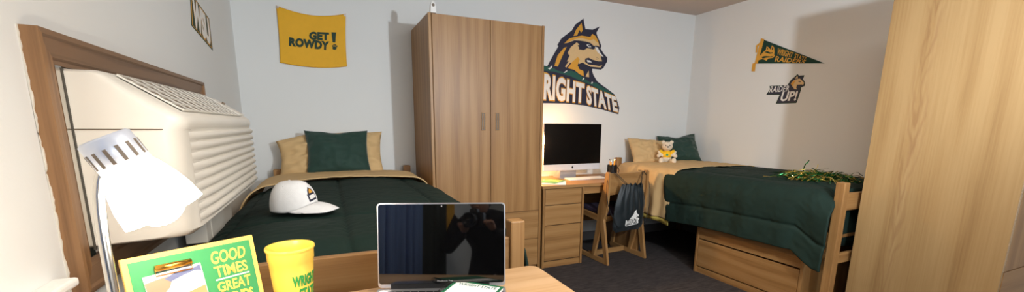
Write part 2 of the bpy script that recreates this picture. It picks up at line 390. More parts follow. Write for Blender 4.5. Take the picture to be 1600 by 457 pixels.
# ------------------------------------------------------------------ wall decals
wb = Plane((0, YB-.0005, 0), (1, 0, 0), (0, 0, 1))
wl = Plane((XL+.0005, 0, 0), (0, -1, 0), (0, 0, 1)); wl.u = Vector((0, 1, 0)); wl.v = Vector((0, 0, 1)); wl.n = Vector((1, 0, 0))
wr = Plane((XR-.0005, 0, 0), (0, -1, 0), (0, 0, 1))
wb.n = Vector((0, -1, 0)); wr.n = Vector((-1, 0, 0))
A = lambda *p: [(840+x/4.01, 10+y/4.01) for x, y in p]
Bc = lambda *p: [(840+x/4.01, 80+y/4.01) for x, y in p]
wolf = root('wall_decal', (2.4, YB, 1.5), 'large wolf-head decal over a navy lettered banner, back wall right of the tall cabinet', 'wall decal')
T = .0006
sil = A((60,375),(90,320),(130,250),(123,242),(150,200),(215,150),(235,115),(287,76),(294,115),(300,142),(345,146),(390,126),(368,165),(374,187),(388,218),(400,248),(394,265),(415,298),(437,322),(436,345),(424,365),(412,388),(396,397),(342,392)) \
    + Bc((342,128),(352,155),(374,190),(404,214),(434,235),(480,270),(492,292),(512,355),(506,397),(400,366),(290,341),(180,329),(38,327))
uv = [wb.uv(*q) for q in sil]; uv += [(1.70, uv[-1][1]-.02), (1.70, 1.86), wb.uv(*Bc((38, 90))[0])]
P('backing', poly(B(), wb, uv, 0, T), M['navy'], wolf)
bm = B()
gb = [wb.uv(*q) for q in Bc((38,96),(60,96),(100,107),(122,122),(165,132),(205,122),(240,132),(285,167),(330,197),(365,197),(400,222),(430,240),(478,275),(440,268),(400,248),(340,213),(280,190),(200,155),(100,128),(38,122))]
gb = [(1.72, gb[0][1])]+gb+[(1.72, gb[-1][1])]
poly(bm, wb, gb, T, 2*T); P('green_band', bm, M['teal'], wolf)
bm = B()
ppoly(bm, wb, A((165,233),(200,200),(240,190),(275,183),(330,192),(343,172),(364,187),(378,215),(384,232),(368,222),(352,205),(330,212),(270,197),(232,206),(200,220)), T*1.9, 2.9*T)
ppoly(bm, wb, A((225,185),(240,148),(275,103),(283,150),(272,165),(262,148),(247,183)), T, 2*T)
ppoly(bm, wb, A((105,372),(125,308),(165,260),(182,254),(152,318),(126,378)), T, 2*T)
ppoly(bm, wb, A((188,388),(215,350),(250,318),(264,330),(250,370),(262,395),(286,405),(290,440),(262,425),(228,398)), T*1.9, 2.9*T)
P('gold_fur', bm, M['gold'], wolf)
bm = B()
ppoly(bm, wb, A((188,292),(208,255),(245,225),(262,240),(250,245),(262,262),(255,270),(290,275),(310,262),(350,270),(362,262),(372,280),(398,308),(396,322),(404,345),(380,345),(345,335),(320,322),(298,328),(296,348),(318,364),(385,374),(404,370),(394,384),(330,378),(298,362),(280,352),(258,362),(250,345),(232,372),(205,352),(180,384),(172,378),(196,342),(183,346),(200,310)), T, 1.8*T)
ppoly(bm, wb, A((300,440),(320,402),(322,445)), T, 1.8*T)
ppoly(bm, wb, A((172,231),(205,203),(240,193),(275,187),(330,196),(350,190),(382,230),(388,252),(370,246),(352,248),(330,228),(300,220),(262,214),(230,213),(190,228)), T, 1.7*T)
P('beige_fur', bm, M['beige'], wolf)
for q in (A((305,240),(322,236),(336,256),(318,256)), A((358,252),(376,258),(392,290),(414,318),(400,312),(372,284)), A((308,336),(328,340),(340,352),(312,350)),
          A((62,388),(78,384),(84,372),(92,374),(88,388),(74,396)), A((162,416),(180,402),(188,404),(172,416)), A((278,462),(288,447),(294,449),(284,463)), A((334,484),(340,472),(346,476),(342,486))):
    P('white_highlight', ppoly(B(), wb, q, T, 3*T), M['white'], wolf)
P('pupil', ppoly(B(), wb, A((316,240),(324,240),(328,252),(320,252)), 3*T, 3.6*T), M['navy'], wolf)
for x, y in ((372,323),(379,328),(370,332)): P('whisker_dot', ppoly(B(), wb, A((x-2,y-2),(x+2,y-2),(x+2,y+2),(x-2,y+2)), 2*T, 3*T), M['navy'], wolf)
words = [('RIGHT', Bc((42,137),(293,205),(288,326),(37,304))), ('STATE', Bc((306,213),(489,287),(503,384),(308,332)))]
bo, bw = B(), B()
for s, q in words:
    qtext(bo, s, wb, q, T*2, T*3, bold=.065, spacing=1.08, grow=.05); qtext(bw, s, wb, q, T*3, T*4, bold=.04, spacing=1.08)
u0, v0 = wb.uv(*Bc((42,137))[0]); u1, v1 = wb.uv(*Bc((37,304))[0])
wq = [(1.74, v0+.015), (u0-.03, v0), (u1-.02, v1), (1.76, v1-.0)]
qtext(bo, 'W', wb, wq, T*2, T*3, px=False, bold=.055, grow=.045); qtext(bw, 'W', wb, wq, T*3, T*4, px=False, bold=.022)
P('letter_outline', bo, M['gold'], wolf); P('lettering', bw, M['white'], wolf)

# small lettered decal on the left wall
sm = root('wall_decal', (XL, 2.85, 1.8), 'slanted three-letter decal with green and gold outline, high on the left wall', 'wall decal')
q = [(296.5,-14), (326.5,29), (332.5,79.5), (299,40)]
P('backing', ppoly(B(), wl, q, 0, T), M['ink_green'], sm)
def shrink(q, k):
    cx = sum(a for a, b in q)/4; cy_ = sum(b for a, b in q)/4; return [(cx+(a-cx)*k, cy_+(b-cy_)*k) for a, b in q]
P('inner_panel', ppoly(B(), wl, shrink(q, .92), T, 2*T), M['gold'], sm)
P('white_panel', ppoly(B(), wl, shrink(q, .88), 2*T, 2.6*T), M['ink_green'], sm)
P('letter_outline', qtext(B(), 'WSU', wl, shrink(q, .86), T*2.6, 3*T, bold=.08, spacing=.98, grow=.03), M['gold'], sm)
P('lettering', qtext(B(), 'WSU', wl, shrink(q, .85), T*3, 4*T, bold=.06, spacing=.98), M['white'], sm)

# small decal on the right wall
C2 = lambda *p: [(1180+x/5.38, 95+y/5.38) for x, y in p]
ru = root('wall_decal', (XR, 2.6, 1.6), 'small navy two-word decal with a wolf head, right wall under the pennant', 'wall decal')
P('backing', ppoly(B(), wr, C2((120,213),(272,205),(300,162),(340,128),(355,112),(370,126),(414,122),(402,155),(420,185),(416,213),(384,226),(384,248),(352,345),(345,357),(172,363),(206,287),(92,287),(125,240)), 0, T), M['ink_green'], ru)
P('inner_panel', ppoly(B(), wr, C2((126,219),(276,210),(304,166),(344,132),(356,120),(368,132),(404,130),(396,157),(413,187),(409,208),(376,222),(377,247),(346,342),(340,350),(182,356),(214,280),(103,281),(131,240)), T, 2*T), M['navy'], ru)
bm = B(); ppoly(bm, wr, C2((302,190),(325,165),(350,155),(375,150),(392,165),(412,186),(404,203),(378,205),(352,205),(345,225),(352,240),(330,238),(312,215)), 2*T, 3*T)
ppoly(bm, wr, C2((335,152),(356,125),(360,148)), 2*T, 3*T); P('beige_fur', bm, M['beige'], ru)
bm = B(); ppoly(bm, wr, C2((362,172),(382,172),(388,180),(368,180)), 3*T, 4*T); ppoly(bm, wr, C2((350,203),(400,200),(385,207),(352,209)), 3*T, 4*T); P('face_line', bm, M['navy'], ru)
bm = B(); ppoly(bm, wr, C2((300,196),(322,172),(345,165),(330,185),(318,215)), 3*T, 4*T); P('gold_fur', bm, M['gold'], ru)
bm = B(); qtext(bm, 'RAIDER', wr, C2((136,216),(294,207),(284,258),(118,267)), 2*T, 3*T, bold=.01, spacing=1.08); qtext(bm, 'UP!', wr, C2((232,262),(364,252),(342,336),(206,342)), 2*T, 3*T, bold=.03)
P('lettering', bm, M['white'], ru)

# pennant on the right wall
C3 = lambda *p: [(1150+x/5.31, 50+y/5.31) for x, y in p]
pn = root('pennant', (XR, 2.7, 1.9), 'dark green felt pennant with gold letters, gold edge and ties, right wall', 'pennant')
P('felt', ppoly(B(), wr, C3((228,63),(736,261),(170,263)), .001, .004), M['felt'], pn)
bm = B(); ppoly(bm, wr, C3((212,53),(237,60),(182,264),(157,264)), .001, .006); P('gold_binding', bm, M['gold'], pn)
P('tie', ppoly(B(), wr, C3((140,262),(166,258),(158,328),(132,327)), .002, .006), M['gold'], pn)
P('tie', ppoly(B(), wr, C3((210,80),(216,92),(182,120),(176,172),(165,172),(170,112)), .002, .005), M['gold'], pn)
bm = B()
qtext(bm, 'WRIGHT', wr, C3((352,132),(482,172),(466,214),(340,190)), .004, .005, bold=.012); qtext(bm, 'STATE', wr, C3((494,178),(590,212),(582,240),(484,222)), .004, .005, bold=.012)
qtext(bm, 'RAIDERS', wr, C3((336,200),(585,240),(566,260),(322,248)), .004, .005, bold=.015); P('lettering', bm, M['gold'], pn)
bm = B()
ppoly(bm, wr, C3((190,235),(200,200),(232,165),(250,150),(258,118),(275,130),(292,150),(300,112),(318,128),(322,165),(318,190),(326,196),(310,215),(270,222),(255,240),(225,225)), .004, .005); P('wolf_emblem', bm, M['gold'], pn)
bm = B()
ppoly(bm, wr, C3((238,168),(262,160),(290,172),(310,170),(306,178),(280,182),(256,174)), .005, .006); ppoly(bm, wr, C3((215,208),(245,200),(290,205),(315,200),(300,210),(258,214),(225,222)), .005, .006)
ppoly(bm, wr, C3((262,128),(270,138),(266,150)), .005, .006); ppoly(bm, wr, C3((303,124),(312,134),(308,152),(300,148)), .005, .006); P('emblem_line', bm, M['felt'], pn)

# yellow flag on the back wall
fl = root('flag', (-.05, YB, 1.75), 'yellow cloth flag with dark green words and paw print, back wall above the left bed', 'flag')
C4 = lambda *p: [(400+x/4.01, 0+y/4.01) for x, y in p]
cor = [Vector(wb.uv(*q)) for q in C4((126,35),(563,87),(570,418),(152,394))]
def fuv(s, t):
    top = cor[0].lerp(cor[1], s)+Vector((0, -.055*4*s*(1-s)*.75)); bot = cor[3].lerp(cor[2], s)+Vector((0, -.022*4*s*(1-s)))
    p = bot.lerp(top, t); p.x += .006*math.sin(t*3.1)*(1-2*s); return p
def fh(s, t): return .010+.004*math.sin(s*6+t*2)+.002*noise.noise(Vector((s*5, t*4, 1)))-.008*(t**6)*(abs(2*s-1)**4)
bm = B(); nx, ny = 48, 36; vs = [[bm.verts.new(wb.p(*fuv(i/nx, j/ny), fh(i/nx, j/ny))) for i in range(nx+1)] for j in range(ny+1)]
for j in range(ny):
    for i in range(nx): bm.faces.new((vs[j][i], vs[j][i+1], vs[j+1][i+1], vs[j+1][i]))
P('cloth', bm, M['flag'], fl, smooth=True, solid=.0015, soff=0)
bm = B()
class FlagSurf:   # lettering follows the waves of the cloth
    uv = staticmethod(wb.uv)
    @staticmethod
    def p(u, v, h):
        s = (u-cor[0].x)/(cor[1].x-cor[0].x); t = (v-cor[3].y)/(cor[0].y-cor[3].y)
        return wb.p(u, v, fh(min(1, max(0, s)), min(1, max(0, t)))+h)
    n = wb.n
for s, q in (('GET', ((333,199),(458,205),(458,256),(333,250))), ('ROWDY', ((209,235),(460,262),(458,318),(208,291)))):
    qtext(bm, s, FlagSurf, C4(*q), .0025, .0045, bold=.06, spacing=1.06)
def fpoly(bm, pts):
    prism(bm, [FlagSurf.p(*wb.uv(*q), .0025) for q in pts], wb.n*.002)
fpoly(bm, C4((473,204),(502,205),(497,268),(480,267)))
for x, y, rx, ry in ((492,303,13,11),(481,290,4,6),(489,283,4,6),(498,284,4,6),(506,292,4,6)):
    fpoly(bm, C4(*[(x+rx*math.cos(a*PI/6), y+ry*math.sin(a*PI/6)) for a in range(12)]))
P('lettering', bm, M['ink_green'], fl)
for s in (0.015, .985):
    u, v = fuv(s, .975); P('grommet', lathe(B(), [(.003, 0), (.003, .003), (.009, .003), (.010, 0)], wb.p(u, v, fh(s, .97)), wb.n, 16), M['alu'], fl)

# ------------------------------------------------------------------ wardrobes
def wardrobe(x0, x1, yf, yb, label, side, group=None, chip=False):
    H = 2.085; t = .022
    w = root('wardrobe', ((x0+x1)/2, (yf+yb)/2, 0), label, 'wardrobe')
    P('side_panel', bxo(x0, x0+t, yf+.002, yb, 0, H), side, w, bevel=.002)
    P('side_panel', bxo(x1-t, x1, yf+.002, yb, 0, H), M['oakZ'], w, bevel=.002)
    P('top_panel', bxo(x0+t, x1-t, yf+.024, yb, H-.024, H), M['oakX'], w)
    P('back_panel', bxo(x0+t, x1-t, yb-.012, yb, .05, H-.024), M['oakZ'], w)
    P('bottom_panel', bxo(x0+t, x1-t, yf+.03, yb-.012, .05, .07), M['oakX'], w)
    P('plinth', bxo(x0+t, x1-t, yf+.04, yf+.06, 0, .05), M['oakX'], w)
    xm = x0+(x1-x0)*.503; g = .004; zd = .551
    for k, (a, b) in enumerate(((x0+t+g, xm-g/2), (xm+g/2, x1-t-g))):
        d = P('door', bxo(a, b, yf, yf+.02, zd+g/2, H-.004), M['oakZ'], w, bevel=.0015)
        hx = xm-.062 if k == 0 else xm+.058
        bm = B(); hw, z0_, z1_ = .013, 1.247, 1.378
        for q in ((hx-hw-.004, hx-hw, z0_-.004, z1_+.004), (hx+hw, hx+hw+.004, z0_-.004, z1_+.004), (hx-hw, hx+hw, z0_-.004, z0_), (hx-hw, hx+hw, z1_, z1_+.004)):
            box(bm, q[0], q[1], yf-.005, yf+.001, q[2], q[3])
        box(bm, hx-.003, hx+.003, yf-.006, yf, z0_+.006, z1_-.006)
        P('pull_rim', bm, M['oakX'], d, bevel=.001)
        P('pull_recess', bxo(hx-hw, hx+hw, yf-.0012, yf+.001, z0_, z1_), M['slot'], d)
    for z0_, z1_ in ((.298, .549), (.052, .294)):
        P('drawer', bxo(x0+t+g, x1-t-g, yf, yf+.02, z0_, z1_), M['oakX'], w, bevel=.0015)
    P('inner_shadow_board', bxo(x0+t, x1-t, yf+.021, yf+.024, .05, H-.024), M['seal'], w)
    if chip:
        bm = B(); n = 60
        L = [(x0-.0006+.003*max(0, noise.noise(Vector((i*.9, 0, 0)))), yf+.0015, .556+i/n*.72) for i in range(n+1)]
        L += [(x0+t*.8, yf+.0015, 1.276), (x0+t*.8, yf+.0015, .556)]
        prism(bm, L, (0, -.0025, 0)); P('chipped_edge', bm, M['board_edge'], w, label='worn edge showing speckled particleboard')
    return w
wardrobe(.727, 1.684, 3.132, 3.79, 'tall two-door oak wardrobe with two drawers, between left bed and study desk', M['oakZ'])
wardrobe(3.125, 4.03, .80, 1.462, 'oak wardrobe close to the camera at the foot of the right bed, plain side showing', M['oak_side'], chip=True)

# white sensor on the wardrobe
sn = root('sensor', (.767, 3.155, 2.085), 'small white sensor with a grey round lens, on top of the tall wardrobe', 'sensor')
pts = [(.745, 3.135, 2.0855), (.790, 3.135, 2.0855), (.787, 3.135, 2.14), (.780, 3.135, 2.158), (.768, 3.135, 2.165), (.756, 3.135, 2.158), (.749, 3.135, 2.14)]
P('housing', prism(B(), pts, (0, .03, 0)), M['white'], sn, bevel=.003)
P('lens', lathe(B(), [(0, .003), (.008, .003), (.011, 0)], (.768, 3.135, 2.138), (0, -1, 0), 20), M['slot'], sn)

# ------------------------------------------------------------------ beds
def bed(x0, x1, y0, y1, label, zt=.93, foot_z=(.62, .868), rail_z=(.36, .45)):
    w = root('bed_frame', ((x0+x1)/2, (y0+y1)/2, 0), label, 'bed frame')
    pw, pd = .058, .055
    for x in (x0, x1-pw):
        for y in (y0, y1-pd): P('post', bxo(x, x+pw, y, y+pd, 0, zt), M['oakZ'], w, bevel=.006)
    for y in (y0+.012, y1-pd+.012):
        P('end_board', bxo(x0+pw, x1-pw, y, y+.028, foot_z[0], foot_z[1]), M['oakX'], w, bevel=.004)
        P('end_rail', bxo(x0+pw, x1-pw, y, y+.028, *rail_z), M['oakX'], w, bevel=.004)
    for x in (x0+.012, x1-.04):
        P('side_rail', bxo(x, x+.028, y0+pd, y1-pd, .46, .60), M['oakY'], w, bevel=.004)
    P('slat_base', bxo(x0+.04, x1-.04, y0+pd, y1-pd, .555, .575), M['oakX'], w)
    return w
LBX, LBY = (-.405, .660), (1.352, 3.745)
RBX, RBY = (2.955, 4.025), (1.474, 3.765)
bed(*LBX, *LBY, 'oak bed frame of the left bed, its footboard behind the laptop')
bed(*RBX, *RBY, 'oak bed frame of the right bed, its corner post beside the near wardrobe', zt=.94, foot_z=(.755, .868), rail_z=(.395, .462))
def mattress(bx, by, label, off=.065):
    P_ = P('mattress', bxo(bx[0]+.045, bx[1]-.045, by[0]+off, by[1]-.062, .577, .835), M['tan'], bevel=.04); tag(P_, label, 'mattress')
mattress(LBX, LBY, 'tan-sheeted mattress of the left bed, under the green comforter')
mattress(RBX, RBY, 'tan-sheeted mattress of the right bed, its head end uncovered beside the desk', .088)

def chaikin(pts, k=2):
    for _ in range(k):
        out = [pts[0]]
        for a, b in zip(pts, pts[1:]): out += [a.lerp(b, .25), a.lerp(b, .75)]
        out.append(pts[-1]); pts = out
    return pts
def resample(pts, n):
    L = [0]
    for a, b in zip(pts, pts[1:]): L.append(L[-1]+(b-a).length)
    out = []; j = 0
    for i in range(n+1):
        s = L[-1]*i/n
        while j < len(pts)-2 and L[j+1] < s: j += 1
        t = (s-L[j])/max(1e-9, L[j+1]-L[j]); out.append(pts[j].lerp(pts[j+1], min(1, max(0, t))))
    return out, L[-1]
def drape(name, prof, ya, yb, mat, parent, n=120, m=140, seams_s=(), seams_y=(), puff=.012, wr=.006, yshift=None, zend=None, seed=0, wscale=1, thick=.006, label=None, yedge=None):
    """prof(y) -> list of (x,z) across the bed; cloth runs from ya to yb"""
    bm = B(); grid = []
    for j in range(m+1):
        y = ya+(yb-ya)*j/m
        pts, L = resample(chaikin([Vector((x, 0, z)) for x, z in prof(y)]), n)
        row = []
        for i, p in enumerate(pts):
            a, b = pts[max(0, i-1)], pts[min(n, i+1)]; d = (b-a).normalized(); nr = Vector((-d.z, 0, d.x))
            if nr.dot(Vector((0, 0, 1))) < -.3: nr = -nr
            s = L*i/n
            ds = min([abs(s-q) for q in seams_s] or [9]); dy = min([abs(y-q) for q in seams_y] or [9])
            k = puff*(min(1, ds/.16)**.5 * min(1, dy/.16)**.5)-.007*math.exp(-(ds/.010)**2)-.007*math.exp(-(dy/.010)**2)
            w = wr*(noise.noise(Vector((s*5*wscale, y*14*wscale, seed)))+.6*noise.noise(Vector((s*13*wscale, y*6*wscale, seed+5)))+.35*noise.noise(Vector((s*30, y*30, seed))))
            # gathered wrinkles beside the seams
            w += .25*puff*math.exp(-min(ds, dy)/.05)*noise.noise(Vector((s*22, y*22, seed+9)))
            ef = min(1, max(0, (yb-y)/.05, 0))**.5; k *= ef; w *= .3+.7*ef
            q = p+nr*(k+w); yy = y
            if yedge: yy = y+yedge(s/L, (y-ya)/(yb-ya))
            q.y = yy
            if zend: q.z += zend(y, s/L)
            row.append(bm.verts.new(q))
        grid.append(row)
    for j in range(m):
        for i in range(n): bm.faces.new((grid[j][i], grid[j][i+1], grid[j+1][i+1], grid[j+1][i]))
    return P(name, bm, mat, parent, smooth=True, solid=thick, soff=-1, label=label)

# left bed covers
ZT = .872
def profL(y):
    f = max(0, (y-3.0)/.6)
    f = .045*max(0, min(1, (y-2.9)/.2)); return [(-.505, .60), (-.500, .70), (-.478, .775), (-.435, .832), (-.36, ZT-.008), (-.2, ZT+.006), (.15, ZT+.014), (.5, ZT+.002), (.635-f, ZT-.014), (.692-f, .80), (.704-f, .62), (.706-f, .42)]
def zendL(y, s):
    e = max(0, (1.53-y)/.12); return -.06*e*e*(1 if .1 < s < .78 else .4)
cl = root('comforter', (.1, 2.3, .87), 'dark green quilted comforter on the left bed, white cap on it', 'comforter')
drape('quilt', profL, 1.425, 3.20, M['green'], cl, n=220, m=230, seams_s=(.30, .735, 1.18), seams_y=(1.92,), puff=.017, zend=zendL, seed=2, yedge=lambda s, t: (t**8)*(-.30*max(0, (.35-s)/.35)**1.5-.05*math.sin(s*9)), thick=.012, wr=.006, wscale=.55)
def profLs(y): return [(x*1.0, z+.004) for x, z in [(-.520, .62), (-.514, .72), (-.490, .80), (-.440, .860), (-.36, ZT+.018), (-.2, ZT+.030), (.15, ZT+.034), (.5, ZT+.024), (.625, ZT+.006), (.680, .815), (.690, .62), (.692, .44)]]
sh = P_ = drape('folded_sheet', profLs, 3.10, 3.70, M['tan'], None, n=90, m=60, seed=8, wr=.006, thick=.008, yedge=lambda s, t: ((1-t)**3)*(-.36*max(0, (.35-s)/.35)**1.5-.04*math.sin(s*9)), zend=lambda y, s: -.02*max(0, (y-3.5)/.2))
tag(sh, 'tan sheet folded back over the head end of the left bed, below the pillows', 'sheet')

# right bed covers
def hemz(y):
    t = [(1.52, .36), (1.58, .37), (1.66, .415), (1.72, .452), (2.2, .443), (2.55, .436), (2.83, .413), (3.3, .40), (3.8, .40)]
    for (a, b), (c, d) in zip(t, t[1:]):
        if y <= c: return b+(d-b)*max(0, min(1, (y-a)/(c-a)))
    return .4
def profR(y):
    h = hemz(y); fl_ = .018*math.sin(y*9)+.012*math.sin(y*23+1); k = max(0, (1.72-y)/.2)
    return [(2.885-.03*k, h), (2.886+fl_*.4-.035*k, .52), (2.892+fl_*.3-.02*k, .66), (2.905, .78), (2.94, .845), (3.02, ZT-.002), (3.3, ZT+.008), (3.6, ZT+.006), (3.9, ZT), (4.02, ZT-.012)]
cr = root('comforter', (3.45, 2.2, .87), 'dark green quilted comforter hanging over the side of the right bed', 'comforter')
drape('quilt', profR, 1.532, 2.93, M['green'], cr, n=190, m=170, seams_s=(.165, .62, 1.05), seams_y=(), puff=.020, seed=14, wr=.008, wscale=.7,
      zend=lambda y, s: -.05*max(0, (1.66-y)/.13)**2 *min(1, max(0, (s-.22)/.1)), yedge=lambda s, t: (t**6)*(.045 if s > .3 else -.10*(1-s/.3)+.045)-((1-t)**6)*(.040 if s < .3 else max(0, .040*(1-(s-.3)/.04))), thick=.014)
bm = B(); vs = []
for i in range(41):
    x = 3.005+.985*i/40; c = [bm.verts.new((x, 1.545+.004*math.sin(i*.9)*t-.006*(t > .1), .885-.40*t+(.01*math.sin(i*.4))*t)) for t in (0, .06, .2, .4, .6, .8, 1)]
    vs.append(c)
for a_, b_ in zip(vs, vs[1:]):
    for j in range(6): bm.faces.new((a_[j], b_[j], b_[j+1], a_[j+1]))
P('foot_drop', bm, M['green'], cr, smooth=True, solid=.006)
def profRs(y):
    fl_ = .020*math.sin(y*22+.4)+.010*math.sin(y*47); c = max(0, (y-3.60)/.12); c2 = max(0, (3.2-y)/.3)
    return [(2.900-.012*c2+fl_*.5, .418), (2.900-.010*c2+fl_*.5, .55), (2.903+fl_*.3, .68), (2.912+.02*c, .79-.03*c), (2.948+.02*c, .868-.02*c), (3.03, ZT+.018-.02*c), (3.3, ZT+.026-.02*c), (3.6, ZT+.024-.02*c), (3.9, ZT+.018-.02*c), (4.02, ZT-.0-.02*c)]
shr = drape('folded_sheet', profRs, 2.845, 3.70, M['tan'], None, n=110, m=90, seed=21, wr=.007, thick=.006)
tag(shr, 'tan sheet folded over the right bed and hanging beside the desk chair', 'sheet')
bm = B(); gy = [2.845+(3.70-2.845)*k/60 for k in range(61)]; rows = []
for y in gy:
    p0 = profRs(y)[0]; rows.append((bm.verts.new((p0[0]-.004, y, p0[1]+.002)), bm.verts.new((p0[0]+.002, y, p0[1]-.05+.01*math.sin(y*15)))))
for a, b in zip(rows, rows[1:]): bm.faces.new((a[0], b[0], b[1], a[1]))
P('hem', bm, M['hem'], shr, smooth=True, solid=.006, label='pale yellow hem band')

# under-bed drawer chest
ch = root('drawer_chest', (3.4, 2.1, 0), 'low oak drawer chest on the carpet under the right bed', 'drawer chest')
x0, y0, y1 = 2.948, 1.640, 2.552
P('end_panel', bxo(x0-.004, 3.85, y1-.022, y1, 0, .432), M['oakZ'], ch, bevel=.002); P('end_panel', bxo(x0-.004, 3.85, y0, y0+.022, 0, .432), M['oakZ'], ch, bevel=.002)
P('top_panel', bxo(x0+.02, 3.85, y0+.022, y1-.022, .405, .43), M['oakY'], ch)
P('upper_rail', bxo(x0+.002, x0+.022, y0+.022, y1-.022, .315, .430), M['oakY'], ch, bevel=.002)
P('drawer', bxo(x0, x0+.02, y0+.026, y1-.026, .062, .302), M['oakY'], ch, bevel=.003)
P('plinth', bxo(x0+.006, x0+.026, y0+.022, y1-.022, 0, .052), M['oakY'], ch)
P('back_panel', bxo(3.83, 3.85, y0+.022, y1-.022, 0, .405), M['oakY'], ch)

# ------------------------------------------------------------------ pillows
def pillow(name, c, w, h, t, rot, mat, label, corner=.9, wr=.01, seed=0, dent=0, slump=0):
    bm = B(); n = 40; mt = Matrix.Translation(Vector(c)) @ Euler(rot).to_matrix().to_4x4()
    for side in (1, -1):
        vs = []
        for j in range(n+1):
            r = []
            for i in range(n+1):
                a, b = 2*i/n-1, 2*j/n-1
                pin = 1-.075*(1-abs(b)**2)*abs(a)**3; pin2 = 1-.075*(1-abs(a)**2)*abs(b)**3
                f = max(0, (1-abs(a)**2.6))**.55 * max(0, (1-abs(b)**2.6))**.55
                nz = wr*(noise.noise(Vector((a*2.5, b*2.5, seed)))+.5*noise.noise(Vector((a*6, b*6, seed+side))))*(.3+f)
                d = dent*math.exp(-((a)**2*6+(b-.9)**2*5))
                r.append(bm.verts.new((a*w/2*pin, b*h/2*pin2-d-slump*max(0, -a-.35)**1.2*max(0, b+.2), side*(t/2*f)+nz+slump*.5*max(0, -a-.55)*max(0, b))))
            vs.append(r)
        for j in range(n):
            for i in range(n): bm.faces.new((vs[j][i], vs[j][i+1], vs[j+1][i+1], vs[j+1][i]))
    bmesh.ops.remove_doubles(bm, verts=bm.verts, dist=.0008)
    bmesh.ops.transform(bm, matrix=mt, verts=bm.verts)
    o = P(name, bm, mat, None, smooth=True); tag(o, label, 'pillow'); return o
pillow('pillow', (.035, 3.655, 1.03), .80, .42, .16, (math.radians(68), 0, 0), M['tan'], 'large tan pillow against the wall at the head of the left bed', seed=3, wr=.035, slump=.13)
pillow('cushion', (.074, 3.575, 1.065), .475, .37, .13, (math.radians(66), 0, 0), M['velvet'], 'dark green square cushion in front of the tan pillow on the left bed', seed=7, wr=.012, dent=.012)
pillow('pillow', (3.29, 3.60, 1.0), .48, .34, .14, (math.radians(56), math.radians(4), math.radians(-6)), M['tan'], 'tan pillow at the head of the right bed, behind the teddy bear', seed=9, wr=.02)
pillow('cushion', (3.74, 3.60, 1.035), .46, .36, .14, (math.radians(60), math.radians(-4), math.radians(-20)), M['velvet'], 'dark green square cushion in the corner of the right bed, beside the teddy bear', seed=12, wr=.02, dent=.03)

# ------------------------------------------------------------------ teddy bear
tb = root('teddy_bear', (3.36, 3.40, .89), 'cream teddy bear in a yellow shirt sitting on the right bed', 'teddy bear', rz=math.radians(-38))
bm = B(); k = 1.0
ball(bm, (0, .01, .07), (.052, .045, .068)); ball(bm, (0, 0, .185), (.056, .05, .05)); ball(bm, (0, -.045, .172), (.026, .024, .02))
for s in (1, -1):
    ball(bm, (s*.043, .005, .228), (.020, .012, .020)); ball(bm, (s*.066, -.02, .105), (.020, .020, .04), xf=Matrix.Rotation(s*.7, 4, 'Y')); ball(bm, (s*.085, -.03, .082), .021)
    ball(bm, (s*.05, -.06, .028), (.026, .055, .027), xf=Matrix.Rotation(s*.35, 4, 'Z')); ball(bm, (s*.064, -.105, .034), (.026, .02, .034))
me = bpy.data.meshes.new('tmp'); bm.to_mesh(me); bm.free(); to = bpy.data.objects.new('tmp', me); COL.objects.link(to)
rm = to.modifiers.new('r', 'REMESH'); rm.mode = 'VOXEL'; rm.voxel_size = .0045
sm_ = to.modifiers.new('s', 'SMOOTH'); sm_.iterations = 4
me2 = bpy.data.meshes.new_from_object(to.evaluated_get(bpy.context.evaluated_depsgraph_get())); bpy.data.objects.remove(to)
bm = B(); bm.from_mesh(me2); bpy.data.meshes.remove(me2)
for v in bm.verts: v.co += Vector((noise.noise(v.co*140), noise.noise(v.co*140+Vector((5, 0, 0))), noise.noise(v.co*140+Vector((0, 5, 0)))))*.0035
P('body', bm, M['fur'], tb, smooth=True, local=True)
bm = B(); ball(bm, (0, .01, .092), (.060, .052, .050), 24)
for s in (1, -1): ball(bm, (s*.060, -.012, .118), (.026, .026, .032), xf=Matrix.Rotation(s*.7, 4, 'Y'))
P('shirt', bm, M['shirt'], tb, smooth=True, local=True)
for s in (1, -1): P('eye', ball(B(), (s*.021, -.045, .196), .006, 10), M['blk'], tb, smooth=True, local=True)
P('nose', ball(B(), (0, -.069, .180), (.010, .007, .007), 12), M['blk'], tb, smooth=True, local=True)
P('shirt_emblem', prism(B(), [(-.012, -.0415, .085), (.012, -.0415, .085), (.012, -.0405, .105), (-.012, -.0405, .105)], (0, -.003, 0)), M['cupink'], tb, local=True)

# ------------------------------------------------------------------ pompom
pp = root('pompom', (3.42, 1.92, .885), 'green and gold foil pompom lying on the foot of the right comforter', 'pompom')
def strands(n, seed):
    rr = random.Random(seed); bm = B()
    for _ in range(n):
        a = rr.uniform(0, 2*PI); e = rr.uniform(-.2, 1.0); L = rr.uniform(.08, .20)
        p = Vector((3.42+rr.gauss(0, .07), 1.90+rr.gauss(0, .07), .90+rr.uniform(0, .03)))
        d = Vector((math.cos(a), math.sin(a)*1.1, .42*e)).normalized(); w = Vector((-math.sin(a), math.cos(a), rr.uniform(-.8, .8))).normalized()*rr.uniform(.0025, .0042)
        prev = None; ns = 7
        for k in range(ns+1):
            q = bm.verts.new(p-w), bm.verts.new(p+w)
            if prev: bm.faces.new((prev[0], prev[1], q[1], q[0]))
            prev = q; p = p+d*(L/ns); d = (d+Vector((rr.gauss(0, .25), rr.gauss(0, .25), rr.gauss(-.16, .16)))).normalized()
            if p.z < .893: p.z = .893+rr.uniform(0, .006); d.z = abs(d.z)*.4
            w = (w+Vector((rr.gauss(0, .001), rr.gauss(0, .001), rr.gauss(0, .0012)))).normalized()*w.length
    return bm
P('green_strands', strands(900, 1), M['tin_g'], pp, label='green foil strands'); P('gold_strands', strands(420, 2), M['tin_y'], pp, label='gold foil strands')

